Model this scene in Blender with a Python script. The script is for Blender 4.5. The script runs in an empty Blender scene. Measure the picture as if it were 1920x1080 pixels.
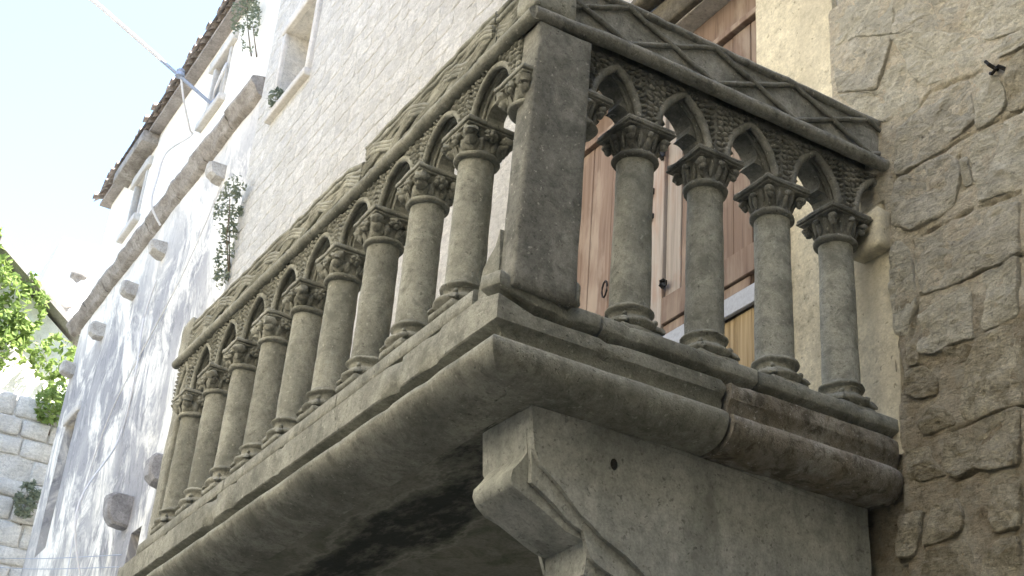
import bpy, bmesh, math, random
from mathutils import Vector, Matrix, noise
from mathutils.geometry import tessellate_polygon
random.seed(7)
sc = bpy.context.scene
COL = sc.collection

# ---------------------------------------------------------------- camera
CAM = Vector((4.1933, -2.2956, -2.7486))
YAW, PITCH, ROLL, FPX = 1.0705, 0.4941, 0.0827, 2598.0
fw = Vector((-math.sin(YAW)*math.cos(PITCH), math.cos(YAW)*math.cos(PITCH), math.sin(PITCH)))
rt0 = Vector((math.cos(YAW), math.sin(YAW), 0)); up0 = rt0.cross(fw)
rt = rt0*math.cos(ROLL) + up0*math.sin(ROLL); up = up0*math.cos(ROLL) - rt0*math.sin(ROLL)
cd = bpy.data.cameras.new('camera'); cam = bpy.data.objects.new('camera', cd); COL.objects.link(cam)
M = Matrix((rt, up, -fw)).transposed().to_4x4(); M.translation = CAM
cam.matrix_world = M
cd.sensor_width = 36.0; cd.lens = 36.0*FPX/1920.0; cd.clip_start = .05; cd.clip_end = 500
sc.camera = cam

# ---------------------------------------------------------------- light
SUN_EL, SUN_AZ = math.radians(60), math.radians(38)      # azimuth from +Y towards +X: the sun stands behind the house
world = bpy.data.worlds.new('World'); sc.world = world; world.use_nodes = True
wn = world.node_tree.nodes; wl = world.node_tree.links
sky = wn.new('ShaderNodeTexSky'); sky.sky_type = 'NISHITA'; sky.sun_disc = False
sky.sun_elevation = SUN_EL; sky.sun_rotation = SUN_AZ; sky.air_density = 1.0; sky.dust_density = 1.2; sky.ozone_density = 1.0
bg = wn['Background']; bg.inputs[1].default_value = 0.115
wl.new(sky.outputs[0], bg.inputs[0])
sd = bpy.data.lights.new('sun', 'SUN'); sd.energy = 5.0; sd.angle = math.radians(.5); sd.color = (1, .95, .87)
sun = bpy.data.objects.new('sun', sd); COL.objects.link(sun); sun.location = (10, 12, 25)
SDIR = Vector((math.cos(SUN_EL)*math.sin(SUN_AZ), math.cos(SUN_EL)*math.cos(SUN_AZ), math.sin(SUN_EL)))
sun.rotation_euler = SDIR.to_track_quat('Z', 'Y').to_euler()
vs = sc.view_settings
vs.view_transform = 'Standard'; vs.look = 'None'; vs.gamma = 1; vs.use_curve_mapping = False
vs.exposure = 2.75

# ---------------------------------------------------------------- node helpers
def new_mat(name):
    m = bpy.data.materials.new(name); m.use_nodes = True
    nt = m.node_tree; b = nt.nodes['Principled BSDF']
    b.inputs['Specular IOR Level'].default_value = .25
    return m, nt, b
def N(nt, t, **kw):
    n = nt.nodes.new(t)
    for k, v in kw.items():
        if k in ('blend_type', 'data_type', 'operation', 'feature', 'noise_dimensions', 'interpolation_type', 'clamp'):
            setattr(n, k, v)
        else: n.inputs[k].default_value = v
    return n
def tex_noise(nt, vec, scale, detail=6, rough=.6, dist=0):
    n = nt.nodes.new('ShaderNodeTexNoise'); n.inputs['Scale'].default_value = scale
    n.inputs['Detail'].default_value = detail; n.inputs['Roughness'].default_value = rough
    n.inputs['Distortion'].default_value = dist
    nt.links.new(vec, n.inputs['Vector']); return n.outputs['Fac']
def ramp(nt, fac, stops, ease=False):
    r = nt.nodes.new('ShaderNodeValToRGB'); cr = r.color_ramp
    if ease: cr.interpolation = 'EASE'
    while len(cr.elements) > 1: cr.elements.remove(cr.elements[-1])
    for i, (p, c) in enumerate(stops):
        e = cr.elements[0] if i == 0 else cr.elements.new(p)
        e.position = p
        if not isinstance(c, tuple): c = (c, c, c)
        e.color = (*c, 1)
    nt.links.new(fac, r.inputs[0]); return r.outputs[0]
def mix(nt, fac, a, b, mode='MIX'):
    m = nt.nodes.new('ShaderNodeMix'); m.data_type = 'RGBA'; m.blend_type = mode
    if isinstance(fac, (int, float)): m.inputs[0].default_value = fac
    else: nt.links.new(fac, m.inputs[0])
    for s, v in ((6, a), (7, b)):
        if isinstance(v, tuple): m.inputs[s].default_value = (*v, 1)
        else: nt.links.new(v, m.inputs[s])
    return m.outputs[2]
def pos(nt): return nt.nodes.new('ShaderNodeNewGeometry').outputs['Position']
def mapped(nt, vec, scale=(1, 1, 1), rot=(0, 0, 0), loc=(0, 0, 0)):
    m = nt.nodes.new('ShaderNodeMapping'); m.inputs['Scale'].default_value = scale
    m.inputs['Rotation'].default_value = rot; m.inputs['Location'].default_value = loc
    nt.links.new(vec, m.inputs['Vector']); return m.outputs[0]
def math_n(nt, op, a, b=None, clamp=False):
    m = nt.nodes.new('ShaderNodeMath'); m.operation = op; m.use_clamp = clamp
    for i, v in ((0, a), (1, b)):
        if v is None: continue
        if isinstance(v, (int, float)): m.inputs[i].default_value = v
        else: nt.links.new(v, m.inputs[i])
    return m.outputs[0]
def bump(nt, b, hs, strength=.5, dist=.01):
    prev = None
    for h, s, d in hs:
        n = nt.nodes.new('ShaderNodeBump'); n.inputs['Strength'].default_value = s; n.inputs['Distance'].default_value = d
        nt.links.new(h, n.inputs['Height'])
        if prev: nt.links.new(prev, n.inputs['Normal'])
        prev = n.outputs[0]
    nt.links.new(prev, b.inputs['Normal'])

def stone_mat(name, c0, c1, c2, s=2.2, lichen=None, lich_amt=.0, streak=None, streak_amt=0, rnd=0, bumps=(.35, .5), rough=.92, spots=None, zstreak=.22, fine=1.0, tool=0):
    m, nt, b = new_mat(name); p = pos(nt)
    if rnd:                                              # every piece its own stretch of the pattern
        oi = nt.nodes.new('ShaderNodeObjectInfo')
        cv = nt.nodes.new('ShaderNodeVectorMath'); cv.operation = 'SCALE'
        comb = nt.nodes.new('ShaderNodeCombineXYZ')
        for i in range(3): nt.links.new(oi.outputs['Random'], comb.inputs[i])
        nt.links.new(comb.outputs[0], cv.inputs[0]); cv.inputs['Scale'].default_value = 37.0
        ad = nt.nodes.new('ShaderNodeVectorMath'); nt.links.new(p, ad.inputs[0]); nt.links.new(cv.outputs[0], ad.inputs[1])
        p = ad.outputs[0]
    n1 = tex_noise(nt, p, s, 8, .62, .4)
    n2 = tex_noise(nt, p, s*9, 6, .7)
    n3 = tex_noise(nt, p, s*42, 4, .7)
    col = ramp(nt, n1, [(.30, c0), (.5, c1), (.70, c2)])
    col = mix(nt, .85*fine, col, ramp(nt, n2, [(.28, .58), (.5, 1.0), (.75, 1.28)]), 'MULTIPLY')
    col = mix(nt, .8*fine, col, ramp(nt, n3, [(.3, .72), (.52, 1.0), (.72, 1.22)]), 'MULTIPLY')
    pit = tex_noise(nt, p, s*19, 2, .5, .5)
    col = mix(nt, .7*fine, col, ramp(nt, pit, [(.27, .42), (.36, 1.0)]), 'MULTIPLY')
    if streak:
        ns = tex_noise(nt, mapped(nt, p, (1, 1, zstreak)), s*1.6, 6, .6, .3)
        col = mix(nt, math_n(nt, 'MULTIPLY', ramp(nt, ns, [(.48, 0.0), (.66, 1.0)]), streak_amt), col, streak)
    if lichen:
        nl = tex_noise(nt, p, s*2.7, 9, .72, .6)
        col = mix(nt, math_n(nt, 'MULTIPLY', ramp(nt, nl, [(.50, 0.0), (.62, 1.0)]), lich_amt), col, lichen)
    if spots:
        nv = tex_noise(nt, p, s*14, 3, .5)
        col = mix(nt, ramp(nt, nv, [(.66, 0.0), (.72, .7)]), col, spots)
    if rnd:
        oi2 = nt.nodes.new('ShaderNodeObjectInfo')
        col = mix(nt, rnd, col, ramp(nt, oi2.outputs['Random'], [(0, .62), (.5, .95), (1, 1.2)]), 'MULTIPLY')
    nt.links.new(col, b.inputs['Base Color']); b.inputs['Roughness'].default_value = rough
    hs = [(n2, bumps[0], .02), (n3, bumps[1], .006), (ramp(nt, pit, [(.27, 0.0), (.36, 1.0)]), .5*fine, .008)]
    if tool:
        tn = tex_noise(nt, mapped(nt, p, (1, 1, 2.6), (0, .65, 0)), s*4.5, 8, .72, .8)
        hs.append((tn, tool, .05))
        col = mix(nt, .5, col, ramp(nt, tn, [(.32, .70), (.5, 1.02), (.68, 1.2)]), 'MULTIPLY'); nt.links.new(col, b.inputs['Base Color'])
    bump(nt, b, hs)
    return m

# ---------------------------------------------------------------- mesh helpers
WM = {}
def put(o, parent=None, world_matrix=None):
    COL.objects.link(o)
    wm = world_matrix or Matrix.Identity(4)
    if parent is not None:
        o.parent = parent; o.matrix_parent_inverse = WM[parent.name].inverted()
    o.matrix_basis = wm
    WM[o.name] = wm
    return o
def thing(name, label, cat, loc=(0, 0, 0), group=None):
    o = bpy.data.objects.new(name, None); o.empty_display_size = .2
    o['label'] = label; o['category'] = cat
    if group: o['group'] = group
    return put(o, None, Matrix.Translation(loc))
def tag(o, label, cat, group=None):
    o['label'] = label; o['category'] = cat
    if group: o['group'] = group
    return o
class MB:
    def __init__(s): s.v = []; s.f = []
    def quad_grid(s, rows, close_u=False):
        """rows: list of equal-length point lists"""
        b = len(s.v); n = len(rows[0])
        for r in rows: s.v.extend([tuple(p) for p in r])
        for i in range(len(rows)-1):
            for j in range(n if close_u else n-1):
                k = (j+1) % n
                s.f.append((b+i*n+j, b+i*n+k, b+(i+1)*n+k, b+(i+1)*n+j))
        return s
    def box(s, x0, x1, y0, y1, z0, z1):
        b = len(s.v)
        for x in (x0, x1):
            for y in (y0, y1):
                for z in (z0, z1): s.v.append((x, y, z))
        for f in ((0,1,3,2),(4,6,7,5),(0,4,5,1),(2,3,7,6),(0,2,6,4),(1,5,7,3)): s.f.append(tuple(b+i for i in f))
        return s
    def rbox(s, x0, x1, y0, y1, z0, z1, step=.06, r=.008):
        """rounded, subdivided box (a grid over each face, edges pulled in)"""
        def ax(a, b):
            n = max(2, int((b-a)/step)+1)
            return [a] + [a+r+(b-a-2*r)*i/n for i in range(n+1)] + [b]
        X, Y, Z = ax(x0, x1), ax(y0, y1), ax(z0, z1)
        def pt(x, y, z):
            e = [(x in (x0, x1)), (y in (y0, y1)), (z in (z0, z1))]
            if sum(e) > 1:
                k = r*.5 if sum(e) == 2 else r*.6
                if e[0]: x += k if x == x0 else -k
                if e[1]: y += k if y == y0 else -k
                if e[2]: z += k if z == z0 else -k
            return (x, y, z)
        for x in (x0, x1): s.quad_grid([[pt(x, y, z) for z in Z] for y in Y])
        for y in (y0, y1): s.quad_grid([[pt(x, y, z) for z in Z] for x in X])
        for z in (z0, z1): s.quad_grid([[pt(x, y, z) for y in Y] for x in X])
        return s
    def tube(s, pts, r, n=8, cap=True):
        pts = [Vector(p) for p in pts]; rows = []
        for i, p in enumerate(pts):
            t = (pts[min(i+1, len(pts)-1)] - pts[max(i-1, 0)]).normalized()
            a = t.cross(Vector((0, 0, 1)))
            if a.length < .05: a = t.cross(Vector((1, 0, 0)))
            a.normalize(); c = a.cross(t)
            rr = r(i/(len(pts)-1)) if callable(r) else r
            rows.append([p + a*rr*math.cos(2*math.pi*k/n) + c*rr*math.sin(2*math.pi*k/n) for k in range(n)])
        b = len(s.v); s.quad_grid(rows, True)
        if cap:
            s.f.append(tuple(b+k for k in range(n))); e = b+(len(pts)-1)*n; s.f.append(tuple(e+k for k in range(n)))
        return s
    def lathe(s, prof, n=24, c=(0, 0, 0), cap=True):
        rows = [[(c[0]+r*math.cos(2*math.pi*k/n), c[1]+r*math.sin(2*math.pi*k/n), c[2]+z) for k in range(n)] for r, z in prof]
        b = len(s.v); s.quad_grid(rows, True)
        if cap:
            s.f.append(tuple(b+k for k in range(n))); e = b+(len(prof)-1)*n; s.f.append(tuple(e+k for k in range(n)))
        return s
    def blob(s, c, r, rot=None, nu=8, nv=5, amp=.0, seed=0):
        rx, ry, rz = (r, r, r) if isinstance(r, (int, float)) else r
        rows = []
        for i in range(nv+1):
            th = math.pi*(.02+.96*i/nv); row = []
            for k in range(nu):
                ph = 2*math.pi*k/nu
                d = Vector((math.sin(th)*math.cos(ph), math.sin(th)*math.sin(ph), math.cos(th)))
                q = 1 + amp*noise.noise(d*2.1 + Vector((seed*3.1, seed*1.7, 0)))
                p = Vector((d.x*rx*q, d.y*ry*q, d.z*rz*q))
                if rot: p = rot @ p
                row.append(p + Vector(c))
            rows.append(row)
        return s.quad_grid(rows, True)
    def prism(s, poly, fmap, d0, d1):
        """poly: 2-D outline, fmap(a, b, d) -> 3-D; solid between depths d0 and d1"""
        b = len(s.v); n = len(poly)
        for d in (d0, d1): s.v.extend([tuple(fmap(a, c, d)) for a, c in poly])
        tri = tessellate_polygon([[Vector((a, c, 0)) for a, c in poly]])
        for t in tri:
            s.f.append(tuple(b+i for i in t)); s.f.append(tuple(b+n+i for i in t))
        for i in range(n):
            j = (i+1) % n; s.f.append((b+i, b+j, b+n+j, b+n+i))
        return s
    def rough(s, amp, scale, start=0, seed=0, octv=3):
        for i in range(start, len(s.v)):
            p = Vector(s.v[i])
            q = p*scale + Vector((seed*7.3, seed*3.9, seed*1.1))
            d = Vector((noise.fractal(q, 1, 2, octv), noise.fractal(q+Vector((31.4, 0, 0)), 1, 2, octv), noise.fractal(q+Vector((0, 47.7, 0)), 1, 2, octv)))
            s.v[i] = tuple(p + d*amp)
        return s
    def mesh(s, name, mat, smooth=None):
        me = bpy.data.meshes.new(name); me.from_pydata(s.v, [], s.f); me.update()
        bm = bmesh.new(); bm.from_mesh(me)
        bmesh.ops.remove_doubles(bm, verts=bm.verts, dist=1e-5)
        bmesh.ops.recalc_face_normals(bm, faces=bm.faces)
        bm.to_mesh(me); bm.free()
        me.materials.append(mat)
        if smooth:
            for p in me.polygons: p.use_smooth = True
            if smooth < 180: me.set_sharp_from_angle(angle=math.radians(smooth))
        return me
    def build(s, name, mat, parent=None, smooth=None, wm=None):
        return put(bpy.data.objects.new(name, s.mesh(name, mat, smooth)), parent, wm)
def share(name, me, parent, wm):
    return put(bpy.data.objects.new(name, me), parent, wm)
T = Matrix.Translation
# ---------------------------------------------------------------- materials
M_bal = stone_mat('balcony_limestone', (0.194, 0.198, 0.169), (0.310, 0.312, 0.269), (0.425, 0.426, 0.369), 2.6, lichen=(0.112, 0.118, 0.100), lich_amt=.52, spots=(0.483, 0.478, 0.414), streak=(0.164, 0.168, 0.144), streak_amt=.4, rnd=0.2)
M_shaft = stone_mat('shaft_limestone', (0.250, 0.253, 0.217), (0.355, 0.358, 0.309), (0.456, 0.458, 0.397), 3.4, lichen=(0.155, 0.162, 0.138), lich_amt=.55, streak=(0.173, 0.179, 0.152), streak_amt=.4, spots=(0.505, 0.504, 0.436), rnd=0.3)
M_bal_dark = stone_mat('darker_balcony_limestone', (0.152, 0.154, 0.138), (0.250, 0.252, 0.226), (0.373, 0.369, 0.330), 3.2, lichen=(0.085, 0.089, 0.079), lich_amt=.52, spots=(0.515, 0.504, 0.450), rnd=0.18)  # darker balcony stone for the pillar and most short-side carving
M_slab2 = stone_mat('rust_stained_limestone', (0.171, 0.149, 0.110), (0.323, 0.307, 0.269), (0.503, 0.490, 0.448), 4.2, lichen=(0.076, 0.067, 0.048), lich_amt=.78, streak=(0.209, 0.171, 0.112), streak_amt=.45, spots=(0.570, 0.557, 0.526))
M_corb = stone_mat('bracket_limestone', (0.342, 0.352, 0.323), (0.469, 0.481, 0.440), (0.566, 0.577, 0.526), 2.3, lichen=(0.247, 0.259, 0.234), lich_amt=.5, streak=(0.160, 0.174, 0.154), streak_amt=.6, spots=(0.202, 0.198, 0.175))
M_near = stone_mat('wall_stone_grey', (0.463, 0.441, 0.368), (0.619, 0.590, 0.493), (0.740, 0.706, 0.596), 3.0, lichen=(0.376, 0.364, 0.304), lich_amt=.6, rnd=.3, bumps=(1.0, 1.0), spots=(0.770, 0.717, 0.596), tool=.8)
M_near2 = stone_mat('wall_stone_ochre', (0.389, 0.337, 0.231), (0.616, 0.567, 0.436), (0.778, 0.733, 0.588), 4.6, lichen=(0.292, 0.262, 0.189), lich_amt=.7, rnd=.35, bumps=(1.0, 1.0), spots=(0.648, 0.492, 0.294), tool=.9)
M_nearp = stone_mat('wall_stone_pale', (0.528, 0.505, 0.415), (0.657, 0.630, 0.519), (0.747, 0.715, 0.600), 2.8, lichen=(0.438, 0.420, 0.346), lich_amt=.55, rnd=.22, bumps=(1.0, 1.0), spots=(0.680, 0.580, 0.441), tool=.8)
M_mortar = stone_mat('lime_mortar', (0.319, 0.253, 0.162), (0.519, 0.460, 0.347), (0.684, 0.638, 0.515), 3.6, lichen=(0.555, 0.535, 0.442), lich_amt=.7, bumps=(1.0, 1), tool=.9)
M_mortar_p = stone_mat('pale_pointing_mortar', (0.542, 0.494, 0.385), (0.668, 0.619, 0.498), (0.752, 0.707, 0.580), 3.2, lichen=(0.591, 0.510, 0.378), lich_amt=.5, bumps=(1.0, 1), spots=(0.701, 0.572, 0.402), tool=.8)
M_surr = stone_mat('plaster_surround', (.50, .455, .33), (.62, .57, .43), (.70, .65, .50), 1.6, streak=(.40, .365, .28), streak_amt=.6, bumps=(.25, .3), lichen=(.46, .42, .32), lich_amt=.4)
M_far = stone_mat('pale_wall_stone', (0.544, 0.521, 0.459), (0.623, 0.601, 0.543), (0.686, 0.664, 0.609), 2.2, streak=(0.469, 0.457, 0.432), streak_amt=.55, rnd=.2, bumps=(1.0, .9), zstreak=.55, fine=.85, tool=.7, lichen=(0.502, 0.478, 0.429), lich_amt=.5)
M_farbase = stone_mat('pale_pointing', (0.536, 0.512, 0.455), (0.615, 0.592, 0.539), (0.670, 0.647, 0.596), 2.0, streak=(0.460, 0.448, 0.424), streak_amt=.5, bumps=(1.0, .9), zstreak=.55, fine=.85, tool=.7)
M_lint = stone_mat('dark_lintel_stone', (.075, .068, .052), (.12, .108, .085), (.18, .165, .13), 3, lichen=(.05, .045, .035), lich_amt=.6)
M_string = stone_mat('grey_brown_string_course', (.19, .17, .145), (.29, .265, .235), (.40, .375, .34), 2.6, lichen=(.15, .13, .105), lich_amt=.7)
M_corbB = stone_mat('corbel_stone', (.17, .165, .165), (.26, .255, .255), (.36, .35, .345), 3)
M_tile = stone_mat('clay_tile', (.33, .27, .235), (.45, .385, .34), (.54, .49, .445), 4, rnd=.5, lichen=(.33, .31, .285), lich_amt=.6)
M_eave = stone_mat('eave_board', (.22, .20, .185), (.30, .275, .255), (.37, .345, .32), 3)
M_frame = stone_mat('pale_window_stone', (.40, .375, .335), (.50, .475, .43), (.58, .555, .51), 2.5, bumps=(.3, .3), fine=.6)
M_white = stone_mat('limewashed_wall', (.70, .68, .63), (.78, .76, .71), (.83, .81, .77), .8, bumps=(.4, .3), fine=.5)
M_paving = stone_mat('street_paving', (.12, .115, .105), (.17, .165, .15), (.22, .21, .19), 1.4)
M_dark = stone_mat('dark_opening', (.02, .02, .022), (.03, .03, .03), (.045, .045, .045), 3)

def render_b():                                          # plaster of the long house: limewash with blue-grey run-off
    m, nt, b = new_mat('stained_limewash'); p = pos(nt)
    pr = mapped(nt, p, (1, 1, 1), (0, .30, 0))
    base = ramp(nt, tex_noise(nt, p, .9, 7, .6), [(.3, (.68, .645, .565)), (.5, (.77, .735, .655)), (.7, (.82, .79, .71))])
    s1 = tex_noise(nt, mapped(nt, pr, (1.0, 1, .58)), 1.15, 10, .70, 1.0)
    s2 = tex_noise(nt, mapped(nt, pr, (1.7, 1, .7), loc=(4, 0, 2)), 2.4, 10, .75, .9)
    big = tex_noise(nt, p, .33, 4, .55, .3)
    sep = nt.nodes.new('ShaderNodeSeparateXYZ'); nt.links.new(p, sep.inputs[0])
    zz = math_n(nt, 'DIVIDE', math_n(nt, 'SUBTRACT', 9.4, sep.outputs[2]), 2.6, True)      # run-off starts below the string course
    msk = math_n(nt, 'MULTIPLY', ramp(nt, big, [(.34, .6), (.54, 1.0)]), zz)
    a1 = math_n(nt, 'MULTIPLY', ramp(nt, s1, [(.42, 0.0), (.54, 1.0)]), msk)
    a2 = math_n(nt, 'MULTIPLY', ramp(nt, s2, [(.52, 0.0), (.62, .8)]), msk)
    col = mix(nt, math_n(nt, 'MULTIPLY', a1, .9), base, (.25, .248, .26))
    col = mix(nt, math_n(nt, 'MULTIPLY', a2, .8), col, (.16, .16, .17))
    f = tex_noise(nt, p, 14, 6, .7)
    col = mix(nt, .4, col, ramp(nt, f, [(.3, .75), (.5, 1.0), (.7, 1.15)]), 'MULTIPLY')
    nt.links.new(col, b.inputs['Base Color']); b.inputs['Roughness'].default_value = .95
    bump(nt, b, [(tex_noise(nt, p, 4, 8, .65), .5, .03), (f, .35, .01)])
    return m
M_B = render_b()

def soffit_mat():                                        # underside of the slab: grey stone with black water stains
    m, nt, b = new_mat('soffit_stone'); p = pos(nt)
    n1 = tex_noise(nt, p, 2.4, 9, .65, .5)
    col = ramp(nt, n1, [(.30, (.17, .178, .148)), (.5, (.26, .262, .222)), (.70, (.35, .345, .295))])
    moss = tex_noise(nt, p, 4.4, 8, .7, .6)
    col = mix(nt, ramp(nt, moss, [(.5, 0.0), (.64, .75)]), col, (.12, .135, .10))
    w = nt.nodes.new('ShaderNodeVectorMath'); w.operation = 'ADD'
    nz = nt.nodes.new('ShaderNodeTexNoise'); nz.inputs['Scale'].default_value = 3.1; nz.inputs['Detail'].default_value = 7; nz.inputs['Roughness'].default_value = .66
    nt.links.new(mapped(nt, p, (.6, 1.5, 1)), nz.inputs['Vector'])
    sc_ = nt.nodes.new('ShaderNodeVectorMath'); sc_.operation = 'MULTIPLY_ADD'
    nt.links.new(nz.outputs['Color'], sc_.inputs[0]); sc_.inputs[1].default_value = (1.2, .6, 0); sc_.inputs[2].default_value = (-.6, -.3, 0)
    nt.links.new(p, w.inputs[0]); nt.links.new(sc_.outputs[0], w.inputs[1])
    sep = nt.nodes.new('ShaderNodeSeparateXYZ'); nt.links.new(w.outputs[0], sep.inputs[0])
    # stain band: y centre follows the drip line, widest near the bracket
    x, y = sep.outputs[0], sep.outputs[1]
    yc = math_n(nt, 'ADD', .48, math_n(nt, 'MULTIPLY', math_n(nt, 'DIVIDE', math_n(nt, 'ADD', x, 1.1), .6, True), -.27))
    d = math_n(nt, 'ABSOLUTE', math_n(nt, 'SUBTRACT', y, yc))
    wid = ramp(nt, math_n(nt, 'DIVIDE', math_n(nt, 'MULTIPLY', x, -1), 4.0, True), [(.06, .09), (.18, .10), (.28, .19), (.42, .25), (.65, .18), (.95, .1)])
    st = math_n(nt, 'GREATER_THAN', wid, d)
    st2 = ramp(nt, math_n(nt, 'SUBTRACT', wid, d), [(0.0, 0.0), (.09, 1.0)])
    col = mix(nt, math_n(nt, 'MULTIPLY', math_n(nt, 'MULTIPLY', st2, ramp(nt, tex_noise(nt, mapped(nt, p, (1, 2.2, 1)), 5.0, 8, .72), [(.34, .35), (.52, 1.0)])), .9), col, (.028, .034, .034))
    rim = ramp(nt, math_n(nt, 'ABSOLUTE', math_n(nt, 'ADD', math_n(nt, 'SUBTRACT', wid, d), .02)), [(0.0, .5), (.03, 0.0)])
    col = mix(nt, rim, col, (.44, .43, .37))
    f = tex_noise(nt, p, 60, 4, .7)
    col = mix(nt, .7, col, ramp(nt, f, [(.3, .7), (.5, 1.0), (.7, 1.25)]), 'MULTIPLY')
    nt.links.new(col, b.inputs['Base Color']); b.inputs['Roughness'].default_value = .9
    bump(nt, b, [(n1, .4, .03), (f, .4, .006)])
    return m
M_soff = soffit_mat()

def wood_mat(name, c0, c1, c2, grain=34, worn=None):
    m, nt, b = new_mat(name); p = pos(nt)
    oi = nt.nodes.new('ShaderNodeObjectInfo')
    g = tex_noise(nt, mapped(nt, p, (grain, 3, 1.1)), 1.0, 6, .62, .6)
    big = tex_noise(nt, mapped(nt, p, (5, 1, 1.3)), 1.0, 6, .6, .3)
    col = ramp(nt, g, [(.28, c0), (.5, c1), (.72, c2)])
    if worn: col = mix(nt, math_n(nt, 'MULTIPLY', ramp(nt, big, [(.5, 0.0), (.64, 1.0)]), .75), col, worn)
    col = mix(nt, .5, col, ramp(nt, oi.outputs['Random'], [(0, .7), (1, 1.15)]), 'MULTIPLY')
    nt.links.new(col, b.inputs['Base Color']); b.inputs['Roughness'].default_value = .8
    bump(nt, b, [(g, .5, .004)])
    return m
M_door = wood_mat('faded_red_brown_paint', (.13, .09, .068), (.20, .142, .11), (.26, .195, .153), worn=(.34, .28, .225))
M_doorw = wood_mat('weathered_board', (.22, .19, .165), (.36, .32, .285), (.44, .40, .36), worn=(.34, .21, .155))
M_bare = wood_mat('bare_yellow_board', (.17, .115, .055), (.40, .30, .165), (.54, .43, .27), 60)
def plain(name, c, rough=.6, metal=0, ns=40):
    m, nt, b = new_mat(name); p = pos(nt)
    n = tex_noise(nt, p, ns, 5, .7)
    col = mix(nt, .6, c, ramp(nt, n, [(.3, .7), (.7, 1.2)]), 'MULTIPLY')
    nt.links.new(col, b.inputs['Base Color']); b.inputs['Roughness'].default_value = rough; b.inputs['Metallic'].default_value = metal
    if ns > 10: bump(nt, b, [(n, .15, .003)])
    return m
M_iron = plain('black_iron', (.02, .019, .018), .6, .4)
M_zinc = plain('grey_zinc', (.36, .38, .42), .5, .1)
M_cable = plain('white_cable', (.62, .61, .60), .7, 0, 2.0)
M_galv = plain('galvanised_rod', (.30, .34, .42), .5, .2)
def glass():
    m, nt, b = new_mat('window_glass'); p = pos(nt)
    n = tex_noise(nt, p, 2, 3, .5)
    nt.links.new(ramp(nt, n, [(.3, (.05, .06, .08)), (.7, (.10, .12, .15))]), b.inputs['Base Color'])
    b.inputs['Roughness'].default_value = .12; b.inputs['Specular IOR Level'].default_value = .6
    return m
M_glass = glass()
def leaf_mat(name, c0, c1, c2):
    m, nt, b = new_mat(name); p = pos(nt)
    n = tex_noise(nt, p, 7, 4, .6)
    col = ramp(nt, n, [(.3, c0), (.5, c1), (.7, c2)])
    nt.links.new(col, b.inputs['Base Color']); b.inputs['Roughness'].default_value = .55
    tr = nt.nodes.new('ShaderNodeBsdfTranslucent'); nt.links.new(col, tr.inputs[0])
    ms = nt.nodes.new('ShaderNodeMixShader'); ms.inputs[0].default_value = .4
    nt.links.new(b.outputs[0], ms.inputs[1]); nt.links.new(tr.outputs[0], ms.inputs[2])
    nt.links.new(ms.outputs[0], nt.nodes['Material Output'].inputs[0])
    return m
M_leaf = leaf_mat('vine_leaf', (.13, .20, .05), (.21, .29, .08), (.30, .37, .13))
M_leafg = leaf_mat('grey_green_leaf', (.14, .165, .11), (.20, .225, .155), (.27, .295, .215))
M_stem = plain('stem_bark', (.12, .09, .06), .9)

# ---------------------------------------------------------------- the setting
WY = 1.95                                               # street face of the balcony house
GZ = -4.35
g = MB(); g.quad_grid([[(x, y, GZ + .015*noise.noise((x*.7, y*.7, 0))) for x in range(-60, 41, 2)] for y in range(-40, 61, 2)])
o = g.build('street', M_paving); o['kind'] = 'structure'

# ---------------------------------------------------------------- the balcony house
house = thing('stone_house', 'old stone house that carries the balcony, rough masonry and wooden door', 'house', (1, 4, GZ))
def front_with_holes(mb, x0, x1, z0, z1, y, holes, depth):
    xs = sorted({x0, x1, *[h[0] for h in holes], *[h[1] for h in holes]})
    zs = sorted({z0, z1, *[h[2] for h in holes], *[h[3] for h in holes]})
    for i in range(len(xs)-1):
        for j in range(len(zs)-1):
            cx, cz = (xs[i]+xs[i+1])/2, (zs[j]+zs[j+1])/2
            if any(h[0] < cx < h[1] and h[2] < cz < h[3] for h in holes): continue
            nx = max(1, int((xs[i+1]-xs[i])/.5)); nz = max(1, int((zs[j+1]-zs[j])/.5))
            mb.quad_grid([[(xs[i]+(xs[i+1]-xs[i])*a/nx, y, zs[j]+(zs[j+1]-zs[j])*c/nz) for c in range(nz+1)] for a in range(nx+1)])
    for h in holes:
        a, b_, c, d = h
        for q in (((a, c), (a, d)), ((b_, c), (b_, d)), ((a, c), (b_, c)), ((a, d), (b_, d))):
            (u0, w0), (u1, w1) = q
            mb.quad_grid([[(u0, y, w0), (u1, y, w1)], [(u0, y+depth, w0), (u1, y+depth, w1)]])
DOOR = (-3.0, -.79, -.3, 3.16)
WINA = (-10.3, -9.25, 7.45, 8.75)
w = MB(); front_with_holes(w, -11.05, 12, GZ, 17.2, WY, [DOOR, WINA], .30)  # unseen top raised to set the shadow line across the street
w.build('wall', M_farbase, house)
w = MB(); w.box(-11.05, 12, WY+.301, WY+6, GZ, 17.2); w.build('house_body', M_farbase, house)
w = MB(); w.quad_grid([[(-11.049, WY, z), (-11.049, WY+.3, z)] for z in (GZ, 17.2)]); w.build('side_wall', M_farbase, house)

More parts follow.
